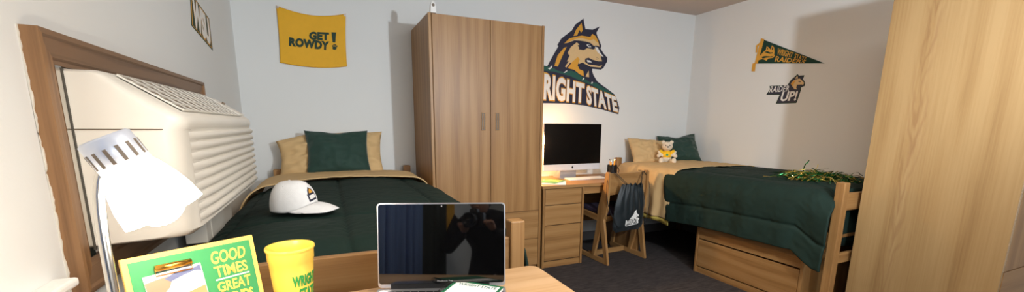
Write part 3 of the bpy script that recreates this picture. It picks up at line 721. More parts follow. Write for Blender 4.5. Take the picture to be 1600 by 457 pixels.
# ------------------------------------------------------------------ study desk
dk = root('desk', (2.25, 3.45, 0), 'oak study desk with three drawers at the back wall, computer on it', 'desk')
DX0, DX1, DY0, DY1, DZ = 1.690, 2.815, 3.122, 3.775, .762
P('worktop', bxo(DX0, DX1, DY0, DY1, DZ-.028, DZ), M['oakX'], dk, bevel=.003)
for x in (1.700, 2.108): P('side_panel', bxo(x, x+.022, DY0+.008, DY1-.02, 0, DZ-.028), M['oakZ'], dk, bevel=.002)
P('leg_panel', bxo(DX1-.024, DX1-.002, DY0+.008, DY1-.02, 0, DZ-.028), M['oakZ'], dk, bevel=.002)
P('back_panel', bxo(1.722, DX1-.024, DY1-.05, DY1-.035, .25, DZ-.028), M['oakX'], dk)
for a, b in ((.586, .730), (.400, .580), (.066, .394)): P('drawer', bxo(1.726, 2.104, DY0+.012, DY0+.032, a, b), M['oakX'], dk, bevel=.003)
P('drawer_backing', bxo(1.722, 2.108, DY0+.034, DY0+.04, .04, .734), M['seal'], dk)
P('plinth', bxo(1.722, 2.108, DY0+.02, DY0+.034, 0, .056), M['oakX'], dk)
P('drawer', bxo(2.134, DX1-.028, DY0+.02, DY0+.04, .665, .732), M['oakX'], dk, bevel=.003, label='shallow pencil drawer')

# ------------------------------------------------------------------ desktop computer
im = root('desktop_computer', (2.2, 3.55, DZ), 'silver all-in-one computer with large black screen on the study desk', 'computer')
IX0, IX1, IY = 1.885, 2.545, 3.48; IZ0, IZ1, IZC = .847, 1.306, .911
bm = B(); box(bm, IX0, IX1, IY, IY+.02, IZ0, IZ1); P('housing', bm, M['silver'], im, bevel=.008)
bm = B(); ball(bm, ((IX0+IX1)/2, IY+.015, (IZ0+IZ1)/2), (.28, .045, .2), 32)
for v in bm.verts: v.co.y = max(v.co.y, IY+.0195)
P('rear_shell', bm, M['silver'], im, smooth=True)
P('screen', bxo(IX0+.003, IX1-.003, IY-.0025, IY+.004, IZC, IZ1-.003), M['imac_scr'], im, bevel=.001)
bm = B(); cx, cz = (IX0+IX1)/2, (IZ0+IZC)/2
ip = Plane((cx, IY-.0005, cz), (1, 0, 0), (0, 0, 1)); ip.n = Vector((0, -1, 0))
pts = []
for k in range(28):
    a = 2*PI*k/28; r = .0105*(1-.10*math.exp(-((a-PI/2)**2)*9)-.06*math.exp(-((a-3*PI/2)**2)*9)-.12*math.exp(-(min(a, 2*PI-a)**2)*8)); pts.append((r*math.cos(a), r*math.sin(a)*1.05-.001))
poly(bm, ip, pts, 0, .001); poly(bm, ip, [(0, .0115), (.002, .0125), (.005, .0165), (.0045, .018), (.001, .0155)], 0, .001)
P('fruit_emblem', bm, M['blk'], im)
bm = B(); prism(bm, [(2.11, 3.56, .95), (2.11, 3.53, .95), (2.11, 3.545, DZ+.004), (2.11, 3.50, DZ+.004), (2.11, 3.50, DZ+.0003), (2.11, 3.68, DZ+.0003), (2.11, 3.68, DZ+.006), (2.11, 3.56, .85)], (.19, 0, 0)); P('stand', bm, M['alu_m'], im, bevel=.001)
kb = root('keyboard', (2.25, 3.38, DZ), 'slim white keyboard in front of the silver computer', 'keyboard')
bm = B(); prism(bm, [(2.12, 3.36, DZ+.0005), (2.12, 3.36, DZ+.006), (2.12, 3.475, DZ+.014), (2.12, 3.475, DZ+.0005)], (.43, 0, 0)); P('tray', bm, M['silver'], kb, bevel=.0015)
bm = B()
for r in range(5):
    for c in range(15):
        x = 2.127+c*.0282; y = 3.366+r*.0212; z = DZ+.0065+(.008*(y-3.36)/.115)
        box(bm, x, x+.0235, y, y+.0175, z-.001, z+.0035)
P('keys', bm, M['white'], kb)
# mesh mug with pencils
mg = root('pencil_cup', (2.635, 3.41, DZ), 'black wire mesh mug holding pencils on the study desk', 'cup')
MC = Vector((2.640, 3.40, DZ))
bm = B(); lathe(bm, [(0, .0015), (.044, .0015), (.047, .006), (.048, .130), (.0495, .133), (.048, .135), (.0455, .133), (.0445, .008), (0, .006)], MC, n=36); P('cup_body', bm, M['mesh'], mg, smooth=True)
bm = B(); 
for k in range(36):
    a = 2*PI*k/36; tube(bm, [MC+Vector((.0482*math.cos(a+s*.0), .0482*math.sin(a), z)) for s, z in ((0, .006), (0, .131))], .0008, 4)
for z in range(10, 131, 8): tube(bm, [MC+Vector((.0482*math.cos(2*PI*k/36), .0482*math.sin(2*PI*k/36), z/1000)) for k in range(37)], .0008, 4, False)
P('wire_mesh', bm, M['blk'], mg)
P('handle', tube(B(), [MC+Vector((.048+.032*math.sin(a), -.01, .070+.040*math.cos(a))) for a in [PI*k/12 for k in range(13)]], .004, 8), M['blk'], mg, smooth=True)
for i, (dx, dy, tx, ty, L, lb) in enumerate(((-.022, -.005, -.035, 0, .195, 'yellow pencil leaning furthest left in the black mesh mug'), (.006, .01, -.012, .02, .185, 'short yellow pencil standing near the middle of the black mesh mug'), (.014, -.012, .010, -.01, .205, 'tallest yellow pencil, upright in the black mesh mug'), (.024, .006, .024, .01, .196, 'yellow pencil leaning right in the black mesh mug'))):
    b0 = MC+Vector((dx*.35, dy, .009)); b1 = MC+Vector((dx+tx*.5, dy+ty*.5, L)); d = (b1-b0).normalized()
    pr_ = root('pencil', b0, lb, 'pencil', 'pencils in the mesh mug')
    P('shaft', tube(B(), [b0, b0+d*(L-.03)], .0048, 6), M['pencil'], pr_)
    P('ferrule', tube(B(), [b0+d*(L-.03), b0+d*(L-.018)], .005, 10), M['alu'], pr_); P('eraser', tube(B(), [b0+d*(L-.018), b0+d*(L-.008)], .0046, 10), M['shirt'] if i % 2 else M['navy'], pr_)
# booklets
def booklet(c, w, h, rz, z, mats, label, t=.006, cat='booklet'):
    r = root('booklet', (c[0], c[1], z), label, cat, rz=rz)
    P('pages', bxo(-w/2+.002, w/2-.002, -h/2+.002, h/2-.002, .0008, t-.0008), M['paper'], r, local=True)
    P('cover', box(bxo(-w/2, w/2, -h/2, h/2, t-.0008, t), -w/2, w/2, -h/2, h/2, 0, .0008), mats[0], r, local=True)
    P('cover_panel', bxo(-w*.35, w*.38, -h*.05, h*.38, t, t+.0005), mats[1], r, local=True)
    return r
booklet((1.90, 3.29), .216, .28, -.55, DZ+.0005, (M['paper'], M['sign_green']), 'white booklet at the bottom of the stack on the study desk')
booklet((1.89, 3.315), .18, .25, -.95, DZ+.007, (M['sign_green'], M['sign_text']), 'bright green booklet on top of the white one on the study desk')
o = P('wallet', bxo(1.765, 1.83, 3.405, 3.47, DZ+.0005, DZ+.022), M['walnut'], bevel=.006); tag(o, 'small brown wallet on the study desk beside the booklets', 'wallet')

# far desk lamp, mostly behind the wardrobe
l2 = root('desk_lamp', (1.80, 3.60, DZ), 'steel desk lamp lit between the tall wardrobe and the computer', 'lamp')
P('base', lathe(B(), [(0, 0.0005), (.07, .0005), (.07, .012), (.02, .018), (0, .018)], (1.785, 3.62, DZ), n=32), M['steel'], l2, smooth=True)
P('pole', tube(B(), [(1.785, 3.62, DZ+.015), (1.785, 3.62, 1.12), (1.79, 3.60, 1.20), (1.80, 3.55, 1.225)], .007, 10), M['steel'], l2, smooth=True)
ax2 = Vector((.35, -.25, -.9)).normalized()
P('lamp_shade', lathe(B(), [(0, -.05), (.024, -.045), (.026, 0), (.034, .02), (.050, .055), (.052, .055), (.036, .018), (.028, 0)], Vector((1.805, 3.50, 1.205)), ax2, 28), M['steel'], l2, smooth=True)
P('bulb', ball(B(), Vector((1.805, 3.50, 1.205))+ax2*.045, (.025, .025, .032), 16), M['lampglow2'], l2, smooth=True)

# ------------------------------------------------------------------ desk chair
chr_ = root('desk_chair', (2.305, 2.965, 0), 'oak desk chair with sled base pushed to the study desk, drawstring bag on its back', 'chair', rz=math.radians(4))
CW = .50; th = .026
def side(x):
    # profile in (forward y, z): runner, rear diagonal leg, upright stile
    rear = [(0, 0), (.045, 0), (.145, .40), (.145, .47), (.10, .47), (.085, .43)]
    P('rear_leg', prism(B(), [(x, a, b) for a, b in rear], (th, 0, 0)), M['oakZ'], chr_, bevel=.003, local=True)
    stile = [(.050, .872), (.038, .860), (.035, .74), (.05, .50), (.098, .40), (.205, .03), (.245, .03), (.175, .42), (.175, .52), (.118, .70), (.108, .74), (.085, .872)]
    P('stile', prism(B(), [(x+.0005, a, b) for a, b in stile], (th-.001, 0, 0)), M['oakZ'], chr_, bevel=.003, local=True)
    run = [(.002, 0), (.12, .0), (.34, .004), (.50, .0), (.52, .03), (.50, .055), (.30, .045), (.05, .05), (.012, .05)]
    P('runner', prism(B(), [(x+.001, a, b) for a, b in run], (th-.002, 0, 0)), M['oakY'], chr_, bevel=.003, local=True)
    P('front_leg', prism(B(), [(x+.0015, a, b) for a, b in ((.46, .045), (.505, .045), (.46, .44), (.42, .44))], (th-.003, 0, 0)), M['oakZ'], chr_, bevel=.003, local=True)
    P('seat_rail', prism(B(), [(x+.001, a, b) for a, b in ((.13, .39), (.46, .425), (.46, .475), (.13, .45))], (th-.002, 0, 0)), M['oakY'], chr_, bevel=.003, local=True)
side(0); side(CW-th)
P('crossbar', bxo(th, CW-th, .29, .32, .004, .055), M['oakX'], chr_, bevel=.003, local=True)
P('crossbar', bxo(th, CW-th, .14, .16, .385, .435), M['oakX'], chr_, bevel=.003, local=True)
bm = B(); n = 12; prev = None
for k in range(n+1):
    x = th+(CW-2*th)*k/n; s = 2*k/n-1; y = .055+.03*(1-s*s); zt_ = .862-.010*(1-s*s)
    q = [bm.verts.new(v) for v in ((x, y, .655), (x, y, zt_), (x, y+.014, zt_), (x, y+.014, .655))]
    if prev:
        for i in range(4): bm.faces.new((prev[i], prev[(i+1) % 4], q[(i+1) % 4], q[i]))
    else: bm.faces.new(q)
    prev = q
bm.faces.new(prev[::-1]); P('backrest', bm, M['oakX'], chr_, local=True, bevel=.002)
P('seat', prism(B(), [(th+.004, a, b) for a, b in ((.14, .445), (.46, .475), (.47, .505), (.44, .515), (.15, .485))], (CW-2*th-.008, 0, 0)), M['cushion'], chr_, bevel=.01, local=True)

# drawstring bag hanging from the chair back
bg = root('drawstring_bag', (2.305, 2.965, .30), 'black drawstring bag with white wolf print, hanging on the desk chair back', 'bag', rz=math.radians(4))
Lm = Matrix.Translation((0, 0, -.30))   # bag built in the chair's own axes, then lowered to its base
def bl(bm): bm.transform(Lm); return bm
bm = B(); nx, nz = 40, 40; GR = {}
def bagp(a, b, side):   # a -1..1 across, b 0 bottom .. 1 top
    hw = .188-.062*max(0, (b-.55)/.45)**1.3-.045*max(0, (.16-b)/.16)**2; cxx = .246
    z = .318+.435*b; th_ = .045*math.sqrt(max(0, 1-abs(a)**2.2))*(1-.55*b)*(1-.6*max(0, (.12-b)/.12))
    fold = .010*math.sin(a*17+2*b)*(b**1.6)+.006*noise.noise(Vector((a*3, b*4, 2)))
    z += -.012*a*a*(1 if b < .2 else 0)+(.012*math.cos(a*14) if b > .97 else 0)
    return Vector((cxx+a*hw-.012*(1-b), .008+side*th_-(fold if side < 0 else -fold*.3)-.022*b+.008, z))
for side_ in (-1, 1):
    vs = [[bm.verts.new(bagp(2*i/nx-1, j/nz, side_)) for i in range(nx+1)] for j in range(nz+1)]
    for j in range(nz):
        for i in range(nx): bm.faces.new((vs[j][i], vs[j][i+1], vs[j+1][i+1], vs[j+1][i]))
bmesh.ops.remove_doubles(bm, verts=bm.verts, dist=.002)
P('pouch', bl(bm), M['bag'], bg, smooth=True, local=True)
OY = Vector((0, -.045, 0))
for pts in ([(.165, .03, .755), (.13, .06, .80), (.068, .10, .868), (.055, .125, .878)], [(.185, .03, .755), (.15, .06, .80), (.088, .10, .866), (.075, .13, .872)],
            [(.35, .03, .757), (.39, .06, .82), (.435, .095, .868), (.41, .14, .871)], [(.345, .03, .752), (.375, .06, .80), (.425, .095, .862)],
            [(.055, .12, .875), (-.012, .10, .80), (-.018, .07, .60), (.02, .04, .47), (.09, .03, .36)], [(.06, .12, .87), (-.008, .11, .70), (.0, .06, .52), (.085, .035, .40)],
            [(.44, .10, .868), (.512, .09, .78), (.512, .06, .58), (.47, .04, .46), (.42, .03, .36)]):
    pv = [p.co for p in []]; sp_ = resample(chaikin([Vector(p)+OY for p in pts], 2), 16)[0]
    P('cord', bl(tube(B(), sp_, .0028, 6)), M['cord'], bg, smooth=True, local=True)
bp_ = Plane((0, 0, 0), (1, 0, 0), (0, 0, 1)); bp_.n = Vector((0, -1, 0))
class BagSurf:
    n = bp_.n
    @staticmethod
    def p(u, v, h):
        b = (v-.318)/.435; a = (u-.246+.012*(1-b))/.188; q = bagp(a, b, -1); return Vector((u, q.y-h, v))
bm = B(); qtext(bm, 'WRIGHT', BagSurf, [(.18, .42), (.315, .435), (.31, .385), (.175, .375)], .001, .002, px=False, bold=.02)
def bpoly(pts): prism(bm, [BagSurf.p(u, v, .001) for u, v in pts], (0, -.001, 0))
bpoly([(.215, .428), (.245, .462), (.265, .475), (.285, .505), (.305, .512), (.300, .49), (.318, .47), (.335, .462), (.33, .448), (.305, .445), (.30, .432)])
bpoly([(.175, .372), (.31, .382), (.312, .376), (.175, .366)]); bpoly([(.172, .425), (.18, .424), (.177, .37), (.169, .37)]); bpoly([(.31, .44), (.345, .425), (.325, .41), (.33, .385), (.312, .38)])
P('white_print', bl(bm), M['white'], bg, local=True)
bm = B()
for pts in ([(.262, .455), (.28, .462), (.275, .468)], [(.298, .47), (.312, .455), (.30, .458)]): prism(bm, [BagSurf.p(u, v, .002) for u, v in pts], (0, -.0005, 0))
P('print_line', bl(bm), M['bag'], bg, local=True)

# ------------------------------------------------------------------ near desk
NZ = .82
nd = root('desk', (.08, .87, 0), 'pale wood-topped desk close to the camera, laptop and cup on it', 'desk')
NX0, NX1, NY0, NY1 = -.47, .610, .50, 1.172
bm = B(); r = .03; c = []
for cx_, cy2, a0 in ((NX1-r, NY1-r, 0), (NX0+r, NY1-r, 90), (NX0+r, NY0+r, 180), (NX1-r, NY0+r, 270)):
    for k in range(7): a = math.radians(a0+15*k); c.append((cx_+r*math.cos(a), cy2+r*math.sin(a), NZ-.028))
prism(bm, c, (0, 0, .028)); P('worktop', bm, M['desk_top'], nd, bevel=.002)
for x in (NX0+.02, NX1-.045): P('side_panel', bxo(x, x+.024, NY0+.03, NY1-.04, 0, NZ-.028), M['oakZ'], nd, bevel=.002)
P('back_panel', bxo(NX0+.044, NX1-.045, NY1-.06, NY1-.045, .3, NZ-.028), M['oakX'], nd)
P('drawer', bxo(NX0+.048, NX1-.05, NY0+.03, NY0+.05, NZ-.12, NZ-.032), M['oakX'], nd, bevel=.003)

# laptop
hl, hr = Vector((.100, 1.128, NZ+.013)), Vector((.432, 1.007, NZ+.013))
ux = (hr-hl).normalized(); LWd = (hr-hl).length; back = Vector((-ux.y, ux.x, 0)); fwd = -back
LA = math.radians(98); LH = .238
lv = (back*-math.cos(LA)+Vector((0, 0, 1))*math.sin(LA)).normalized()
lp = root('laptop', ((hl+hr)/2-Vector((0, 0, .013)), )[0], 'open silver laptop with black glass screen on the near desk', 'laptop')
lidp = Plane(hl, ux, lv); lidp.n = ux.cross(lv); 
if lidp.n.dot(CAM-hl) < 0: lidp.n = -lidp.n
def rrect(u0, u1, v0, v1, r, n=5):
    out = []
    for a, b, s in ((u1-r, v1-r, 0), (u0+r, v1-r, 90), (u0+r, v0+r, 180), (u1-r, v0+r, 270)):
        for k in range(n+1): t = math.radians(s+90*k/n); out.append((a+r*math.cos(t), b+r*math.sin(t)))
    return out
P('lid', poly(B(), lidp, rrect(0, LWd, .002, LH, .010), -.006, .0), M['alu'], lp, bevel=.001)
P('screen', poly(B(), lidp, rrect(.0035, LWd-.0035, .012, LH-.0035, .008), .0, .0008), M['glass_blk'], lp)
P('hinge', poly(B(), lidp, [(.035, -.004), (LWd-.045, -.004), (LWd-.045, .012), (.035, .012)], -.005, .0012), M['blk'], lp)
P('brand_lettering', qtext(B(), 'MacBook Pro', lidp, [(LWd*.46, .0215), (LWd*.58, .0215), (LWd*.58, .0175), (LWd*.46, .0175)], .0008, .0011, px=False, bold=.0), M['alu_m'], lp)
P('camera_lens', lathe(B(), [(0, .0012), (.002, .0012), (.002, .0008)], lidp.p(LWd/2, LH-.009, 0), lidp.n, 12), M['alu_m'], lp)
bp2 = Plane(hl-Vector((0, 0, .001)), ux, back); bp2.n = Vector((0, 0, 1))
DEP = .236
P('base', poly(B(), bp2, rrect(0, LWd, -DEP, .004, .010), -.0115, 0), M['alu'], lp, bevel=.001)
bm = B(); kw = (LWd-.06)/14
for r in range(6):
    n_ = 14
    for c in range(n_):
        u = .03+c*kw; v = -.022-r*.0185; hh = .0155 if r else .0085
        if r == 5 and 4 <= c <= 8:
            if c == 4: poly(bm, bp2, [(u+.001, v-hh), (u+5*kw-.0015, v-hh), (u+5*kw-.0015, v), (u+.001, v)], 0, .0012)
            continue
        poly(bm, bp2, [(u+.001, v-hh), (u+kw-.0015, v-hh), (u+kw-.0015, v), (u+.001, v)], 0, .0012)
P('keys', bm, M['key'], lp)
bm = B()
for s in (.006, LWd-.024): 
    for a in range(5):
        for b in range(22): poly(bm, bp2, [(s+a*.0036, -.025-b*.0048), (s+.0016+a*.0036, -.025-b*.0048), (s+.0016+a*.0036, -.0265-b*.0048), (s+a*.0036, -.0265-b*.0048)], 0, .0002)
P('speaker_grille', bm, M['key'], lp)
P('trackpad', poly(B(), bp2, rrect(LWd/2-.052, LWd/2+.052, -.215, -.142, .004), 0, .0004), M['alu_m'], lp)

# spiral notebook lying across the laptop keyboard
nzb = NZ+.013+.003
np_ = Plane((0, 0, nzb), (1, 0, 0), (0, 1, 0))
a, b = Vector(np_.uv(713, 443.5)), Vector(np_.uv(796, 455.5)); e1 = (b-a).normalized(); e2 = Vector((e1.y, -e1.x)); W_ = .145; Hn = .20
nb = root('spiral_notebook', (a.x+.05, a.y-.05, nzb), 'green spiral notebook with white lettered panel lying on the laptop keyboard', 'notebook')
nl = Plane((a.x, a.y, nzb), (e1.x, e1.y, 0), (-e2.x, -e2.y, 0)); nl.n = Vector((0, 0, 1))
P('pages', poly(B(), nl, [(.002, -.002), (W_-.002, -.002), (W_-.002, -Hn), (.002, -Hn)], .0005, .009), M['paper'], nb)
P('cover', poly(B(), nl, [(0, 0), (W_, 0), (W_, -Hn), (0, -Hn)], .009, .0102), M['nb'], nb)
P('title_panel', poly(B(), nl, [(.010, -.010), (W_-.008, -.010), (W_-.008, -.09), (.010, -.09)], .0102, .0106), M['paper'], nb)
P('title_lettering', qtext(B(), 'WRIGHT STATE', nl, [(.020, -.015), (W_-.014, -.015), (W_-.014, -.030), (.020, -.030)], .0106, .0110, px=False, bold=.01), M['nbt'], nb)
bm = B()
for k in range(16):
    v = -.006-k*.0122; tube(bm, [nl.p(.004+.008*math.cos(t)-.008, v+.001*math.sin(t), .006+.008*math.sin(t)) for t in [2*PI*j/10 for j in range(11)]], .0007, 5, False)
P('wire_spiral', bm, M['blk'], nb)

# yellow cup
cc = Vector((-.098, 1.063, NZ)); hz = .178; rt, rb = .0505, .036
cu = root('plastic_cup', cc, 'tall yellow plastic cup with green print on the near desk', 'cup')
def cr_(z): return rb+(rt-rb)*(z/hz)**.9
P('cup_wall', lathe(B(), [(0, .002), (rb-.002, .0005), (rb, .003)]+[(cr_(z), z) for z in (.03, .06, .09, .12, .145)]+[(cr_(.146)+.0015, .147), (cr_(.15)+.0018, .168), (rt+.0005, .170), (rt+.0022, .172), (rt+.0026, .176), (rt+.001, hz+.001), (rt-.001, .176), (cr_(.16)-.0012, .16), (cr_(.08)-.0012, .08), (rb-.0015, .006), (0, .005)], cc, n=64), M['cup'], cu, smooth=True)
# print wraps round the wall
aim = math.atan2(CAM.y-cc.y, CAM.x-cc.x)
class CupSurf:
    @staticmethod
    def p(u, v, h):
        a = aim+u/.045; r_ = cr_(v)+h; return cc+Vector((r_*math.cos(a), r_*math.sin(a), v))
bm = B()
for s, u0, u1, v0, v1 in (('WRIGHT', -.002, .062, .116, .088), ('STATE', .011, .060, .083, .057), ('UNIVERSITY', .006, .062, .051, .042)):
    t = text2d(s, .055, 1.04)
    bmesh.ops.subdivide_edges(t, edges=[e for e in t.edges if e.calc_length() > .03], cuts=3)
    for v in t.verts: v.co = CupSurf.p(u0+(u1-u0)*v.co.x, v1+(v0-v1)*v.co.y+.10*0, .0004+.0005*v.co.z)
    merge(bm, t)
P('cup_print', bm, M['cupink'], cu, label='green lettering on the cup')
bm = B(); t = []
for k in range(24): a = 2*PI*k/24; t.append(CupSurf.p(-.030+.011*math.cos(a), .046+.011*math.sin(a), .0003))
bm.faces.new([bm.verts.new(q) for q in t]); P('round_print', bm, M['sign_gold'], cu, solid=.0006)

# clip photo board
tl, tr = Vector((-.353, .920, 1.04)), Vector((-.166, 1.032, 1.04))
eu = (tr-tl).normalized(); BW = (tr-tl).length
lean = math.radians(12); bk = Vector((-eu.y, eu.x, 0)); ev = (Vector((0, 0, 1))*math.cos(lean)+bk*math.sin(lean)).normalized()
BH = (1.04-NZ-.002)/math.cos(lean)
o3 = tl-ev*BH
cbp = Plane(o3, eu, ev); cbp.n = eu.cross(ev)
if cbp.n.dot(CAM-o3) < 0: cbp.n = -cbp.n
cb = root('photo_clip_board', o3, 'green and yellow clip board with bold words and a clipped photo, on the near desk', 'photo frame')
P('backboard', poly(B(), cbp, [(0, 0), (BW, 0), (BW, BH), (0, BH)], -.012, 0), M['sign_gold'], cb, bevel=.001)
P('easel_back', prism(B(), [cbp.p(BW*.4, .03, -.012), cbp.p(BW*.6, .03, -.012), cbp.p(BW*.6, BH*.6, -.012), cbp.p(BW*.4, BH*.6, -.012)], bk*.002), M['sign_gold'], cb)
P('green_panel', poly(B(), cbp, [(.009, .009), (BW-.009, .009), (BW-.009, BH-.009), (.009, BH-.009)], 0, .001), M['sign_green'], cb)
C7 = lambda *p: [(190+x/5.255, 370+y/5.255) for x, y in p]
bm = B()
for s, q in (('GOOD', ((722,130),(1008,72),(1014,168),(738,236))), ('TIMES', ((750,252),(1020,190),(1036,272),(776,342))), ('GREAT', ((780,384),(1052,305),(1062,392),(800,462)))):
    qtext(bm, s, cbp, C7(*q), .001, .0022, bold=.015)
qtext(bm, 'FRIENDS', cbp, C7((800,486),(1070,410),(1086,490),(822,566)), .001, .0022, bold=.03)
P('lettering', bm, M['sign_text'], cb)
P('divider_line', ppoly(B(), cbp, C7((772,357),(1046,284),(1048,293),(775,367)), .001, .0018), M['paper'], cb)
ph = [cbp.uv(*q) for q in C7((165,342),(640,215),(700,457))]; e_u = Vector(ph[1])-Vector(ph[0])
e_v = Vector((e_u.y, -e_u.x)).normalized()*.075
def phq(pts): return [tuple(Vector(ph[0])+e_u*a+e_v*b) for a, b in pts]
P('photograph', poly(B(), cbp, phq([(0, 0), (1, 0), (1, 1.2), (0, 1.2)]), .0015, .003), M['paper'], cb)
P('photo_hill', poly(B(), cbp, phq([(0, .17), (.18, .14), (.4, .12), (.46, .22), (.38, .42), (.2, .60), (.02, .7)]), .003, .0033), M['photo_br'], cb)
P('photo_mountain', poly(B(), cbp, phq([(.33, .17), (.55, .07), (.72, .04), (.86, .08), (.98, .03), (.99, .20), (.85, .16), (.6, .22), (.42, .28)]), .003, .0034), M['sky_a'], cb)
P('photo_grass', poly(B(), cbp, phq([(.02, .85), (.3, .88), (.6, .68), (.99, .60), (.99, 1.18), (.02, 1.18)]), .003, .0032), M['photo_gr'], cb)
ca, cbx = Vector(cbp.uv(*C7((262,268))[0])), Vector(cbp.uv(*C7((560,205))[0]))
P('clip_roller', tube(B(), [cbp.p(ca.x, ca.y, .008), cbp.p(cbx.x, cbx.y, .008)], .0062, 16), M['brass'], cb, smooth=True)
d2 = (cbx-ca); pn_ = Vector((d2.y, -d2.x)).normalized()*.013
P('clip_wire', tube(B(), [cbp.p(*(ca+Vector((0, 0))), .008), cbp.p(*(ca+pn_*1.1), .006), cbp.p(*(cbx+pn_*1.1), .006), cbp.p(*cbx, .008)], .0011, 6), M['brass'], cb)
P('clip_plate', poly(B(), cbp, [tuple(ca+pn_*.1), tuple(cbx+pn_*.1), tuple(cbx+pn_*.62), tuple(ca+pn_*.62)], .004, .006), M['blk'], cb)

# near desk lamp
LY = .76
l1 = root('desk_lamp', (-.303, LY, NZ), 'brightly lit steel desk lamp with vented neck on the near desk', 'lamp')
P('base', lathe(B(), [(0, .0005), (.075, .0005), (.075, .012), (.02, .020), (0, .02)], (-.300, LY-.03, NZ), n=40), M['steel'], l1, smooth=True)
pj = [Vector((-.301, LY, NZ+.015)), Vector((-.3035, LY, 1.0)), Vector((-.308, LY+.008, 1.14)), Vector((-.306, LY+.02, 1.20)), Vector((-.290, LY+.02, 1.235))]
P('pole', tube(B(), resample(chaikin(pj, 2), 20)[0], .0068, 14), M['steel'], l1, smooth=True)
nk = Vector((-.286, LY, 1.262)); ax1 = Vector((.42, .10, -.90)).normalized()
bm = B(); lathe(bm, [(0, 0), (.027, .001), (.031, .004), (.032, .055), (.030, .055), (.0295, .006), (0, .004)], nk, ax1, 40); P('vented_neck', bm, M['neck'], l1, smooth=True)
bm = B(); u_, w_ = frame_from(ax1)
for k in range(14):
    a = 2*PI*k/14; dr = u_*math.cos(a)+w_*math.sin(a); tg = ax1.cross(dr)
    c0 = nk+ax1*.017+dr*.0312; prism(bm, [c0-tg*.0022, c0+tg*.0022, c0+tg*.0022+ax1*.022, c0-tg*.0022+ax1*.022], dr*.0008)
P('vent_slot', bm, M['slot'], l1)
P('lamp_shade', lathe(B(), [(.032, 0), (.037, .010), (.044, .028), (.050, .050), (.053, .076), (.051, .076), (.048, .050), (.042, .028), (.035, .010), (.030, .001)], nk+ax1*.05, ax1, 48), M['lampglow'], l1, smooth=True, label='glowing frosted shade')
P('bulb', ball(B(), nk+ax1*.105, (.036, .036, .040), 24), M['lampglow'], l1, smooth=True)

# ------------------------------------------------------------------ white cap on the left bed
HB = .903
cpz = root('baseball_cap', (-.155, 2.03, HB), 'white baseball cap with navy and gold emblem, lying on the left comforter', 'cap', rz=math.radians(-27))
def rimz(a): return .034*max(0, math.cos(a))**1.5
def crown(a, t, h=0):
    ph_ = PI/2*t; k = math.cos(ph_)**.72; hgt = .128*math.sin(ph_)**1.05; rib = 1-.010*abs(math.cos(3*a+PI/2))**18
    return Vector(((.100*k*rib+h)*math.cos(a)-.012*t, (.083*k*rib+h)*math.sin(a), rimz(a)*(1-t)+hgt+.004))
bm = B(); nu, nv = 96, 20; rows = [[bm.verts.new(crown(2*PI*i/nu, j/nv)) for i in range(nu)] for j in range(nv)]
top = bm.verts.new((-.012, 0, .132))
for j in range(nv-1):
    for i in range(nu): k2 = (i+1) % nu; bm.faces.new((rows[j][i], rows[j][k2], rows[j+1][k2], rows[j+1][i]))
for i in range(nu): bm.faces.new((rows[nv-1][i], rows[nv-1][(i+1) % nu], top))
P('crown', bm, M['cap'], cpz, local=True, smooth=True, solid=.002)
bm = B(); n = 32; vs = []
for j in range(11):
    t = j/10; r_ = []
    for i in range(n+1):
        a = math.radians(-80+160*i/n); p = crown(a, 0); ex = .100*t*max(0, math.cos(a*1.02))**.5
        z = p.z+.006*math.sin(PI*t)-.026*t*max(0, math.cos(a))-.016*t*(abs(p.y)/.083)**2
        r_.append(bm.verts.new((p.x+ex, p.y*(1-.05*t), max(.003, z))))
    vs.append(r_)
for j in range(10):
    for i in range(n): bm.faces.new((vs[j][i], vs[j][i+1], vs[j+1][i+1], vs[j+1][i]))
P('visor', bm, M['cap'], cpz, local=True, smooth=True, solid=.003)
P('button', ball(B(), (-.012, 0, .132), (.007, .007, .004), 12), M['cap'], cpz, local=True, smooth=True)
for a in (-1.6, -.55, .55, 1.6): P('eyelet', ball(B(), crown(a, .66), (.003, .003, .003), 8), M['cap'], cpz, local=True, smooth=True)
def cpoly(bm, pts, h):
    t_ = B(); t_.faces.new([t_.verts.new((a, t, 0)) for a, t in pts]); bmesh.ops.triangulate(t_, faces=t_.faces[:])
    bmesh.ops.subdivide_edges(t_, edges=t_.edges[:], cuts=4, use_grid_fill=True)
    for v in t_.verts: v.co = crown(v.co.x, v.co.y, h)
    merge(bm, t_)
_c0 = crown
def crown(a, t, h=0): return _c0(a-.14, t, h)
bm = B(); cpoly(bm, [(-.30, .28), (.22, .30), (.26, .10), (-.26, .07)], .0016); P('emblem', bm, M['navy'], cpz, local=True, solid=.001)
bm = B(); cpoly(bm, [(-.26, .28), (-.20, .38), (-.05, .48), (.04, .43), (.14, .40), (.18, .30)], .0016); P('emblem_head', bm, M['navy'], cpz, local=True, solid=.001)
bm = B(); cpoly(bm, [(-.17, .30), (-.12, .38), (-.02, .43), (.08, .37), (.10, .30)], .0028); P('gold_emblem', bm, M['gold'], cpz, local=True)
bm = B(); cpoly(bm, [(-.22, .24), (.17, .26), (.19, .15), (-.20, .13)], .0028); P('white_emblem', bm, M['white'], cpz, local=True)

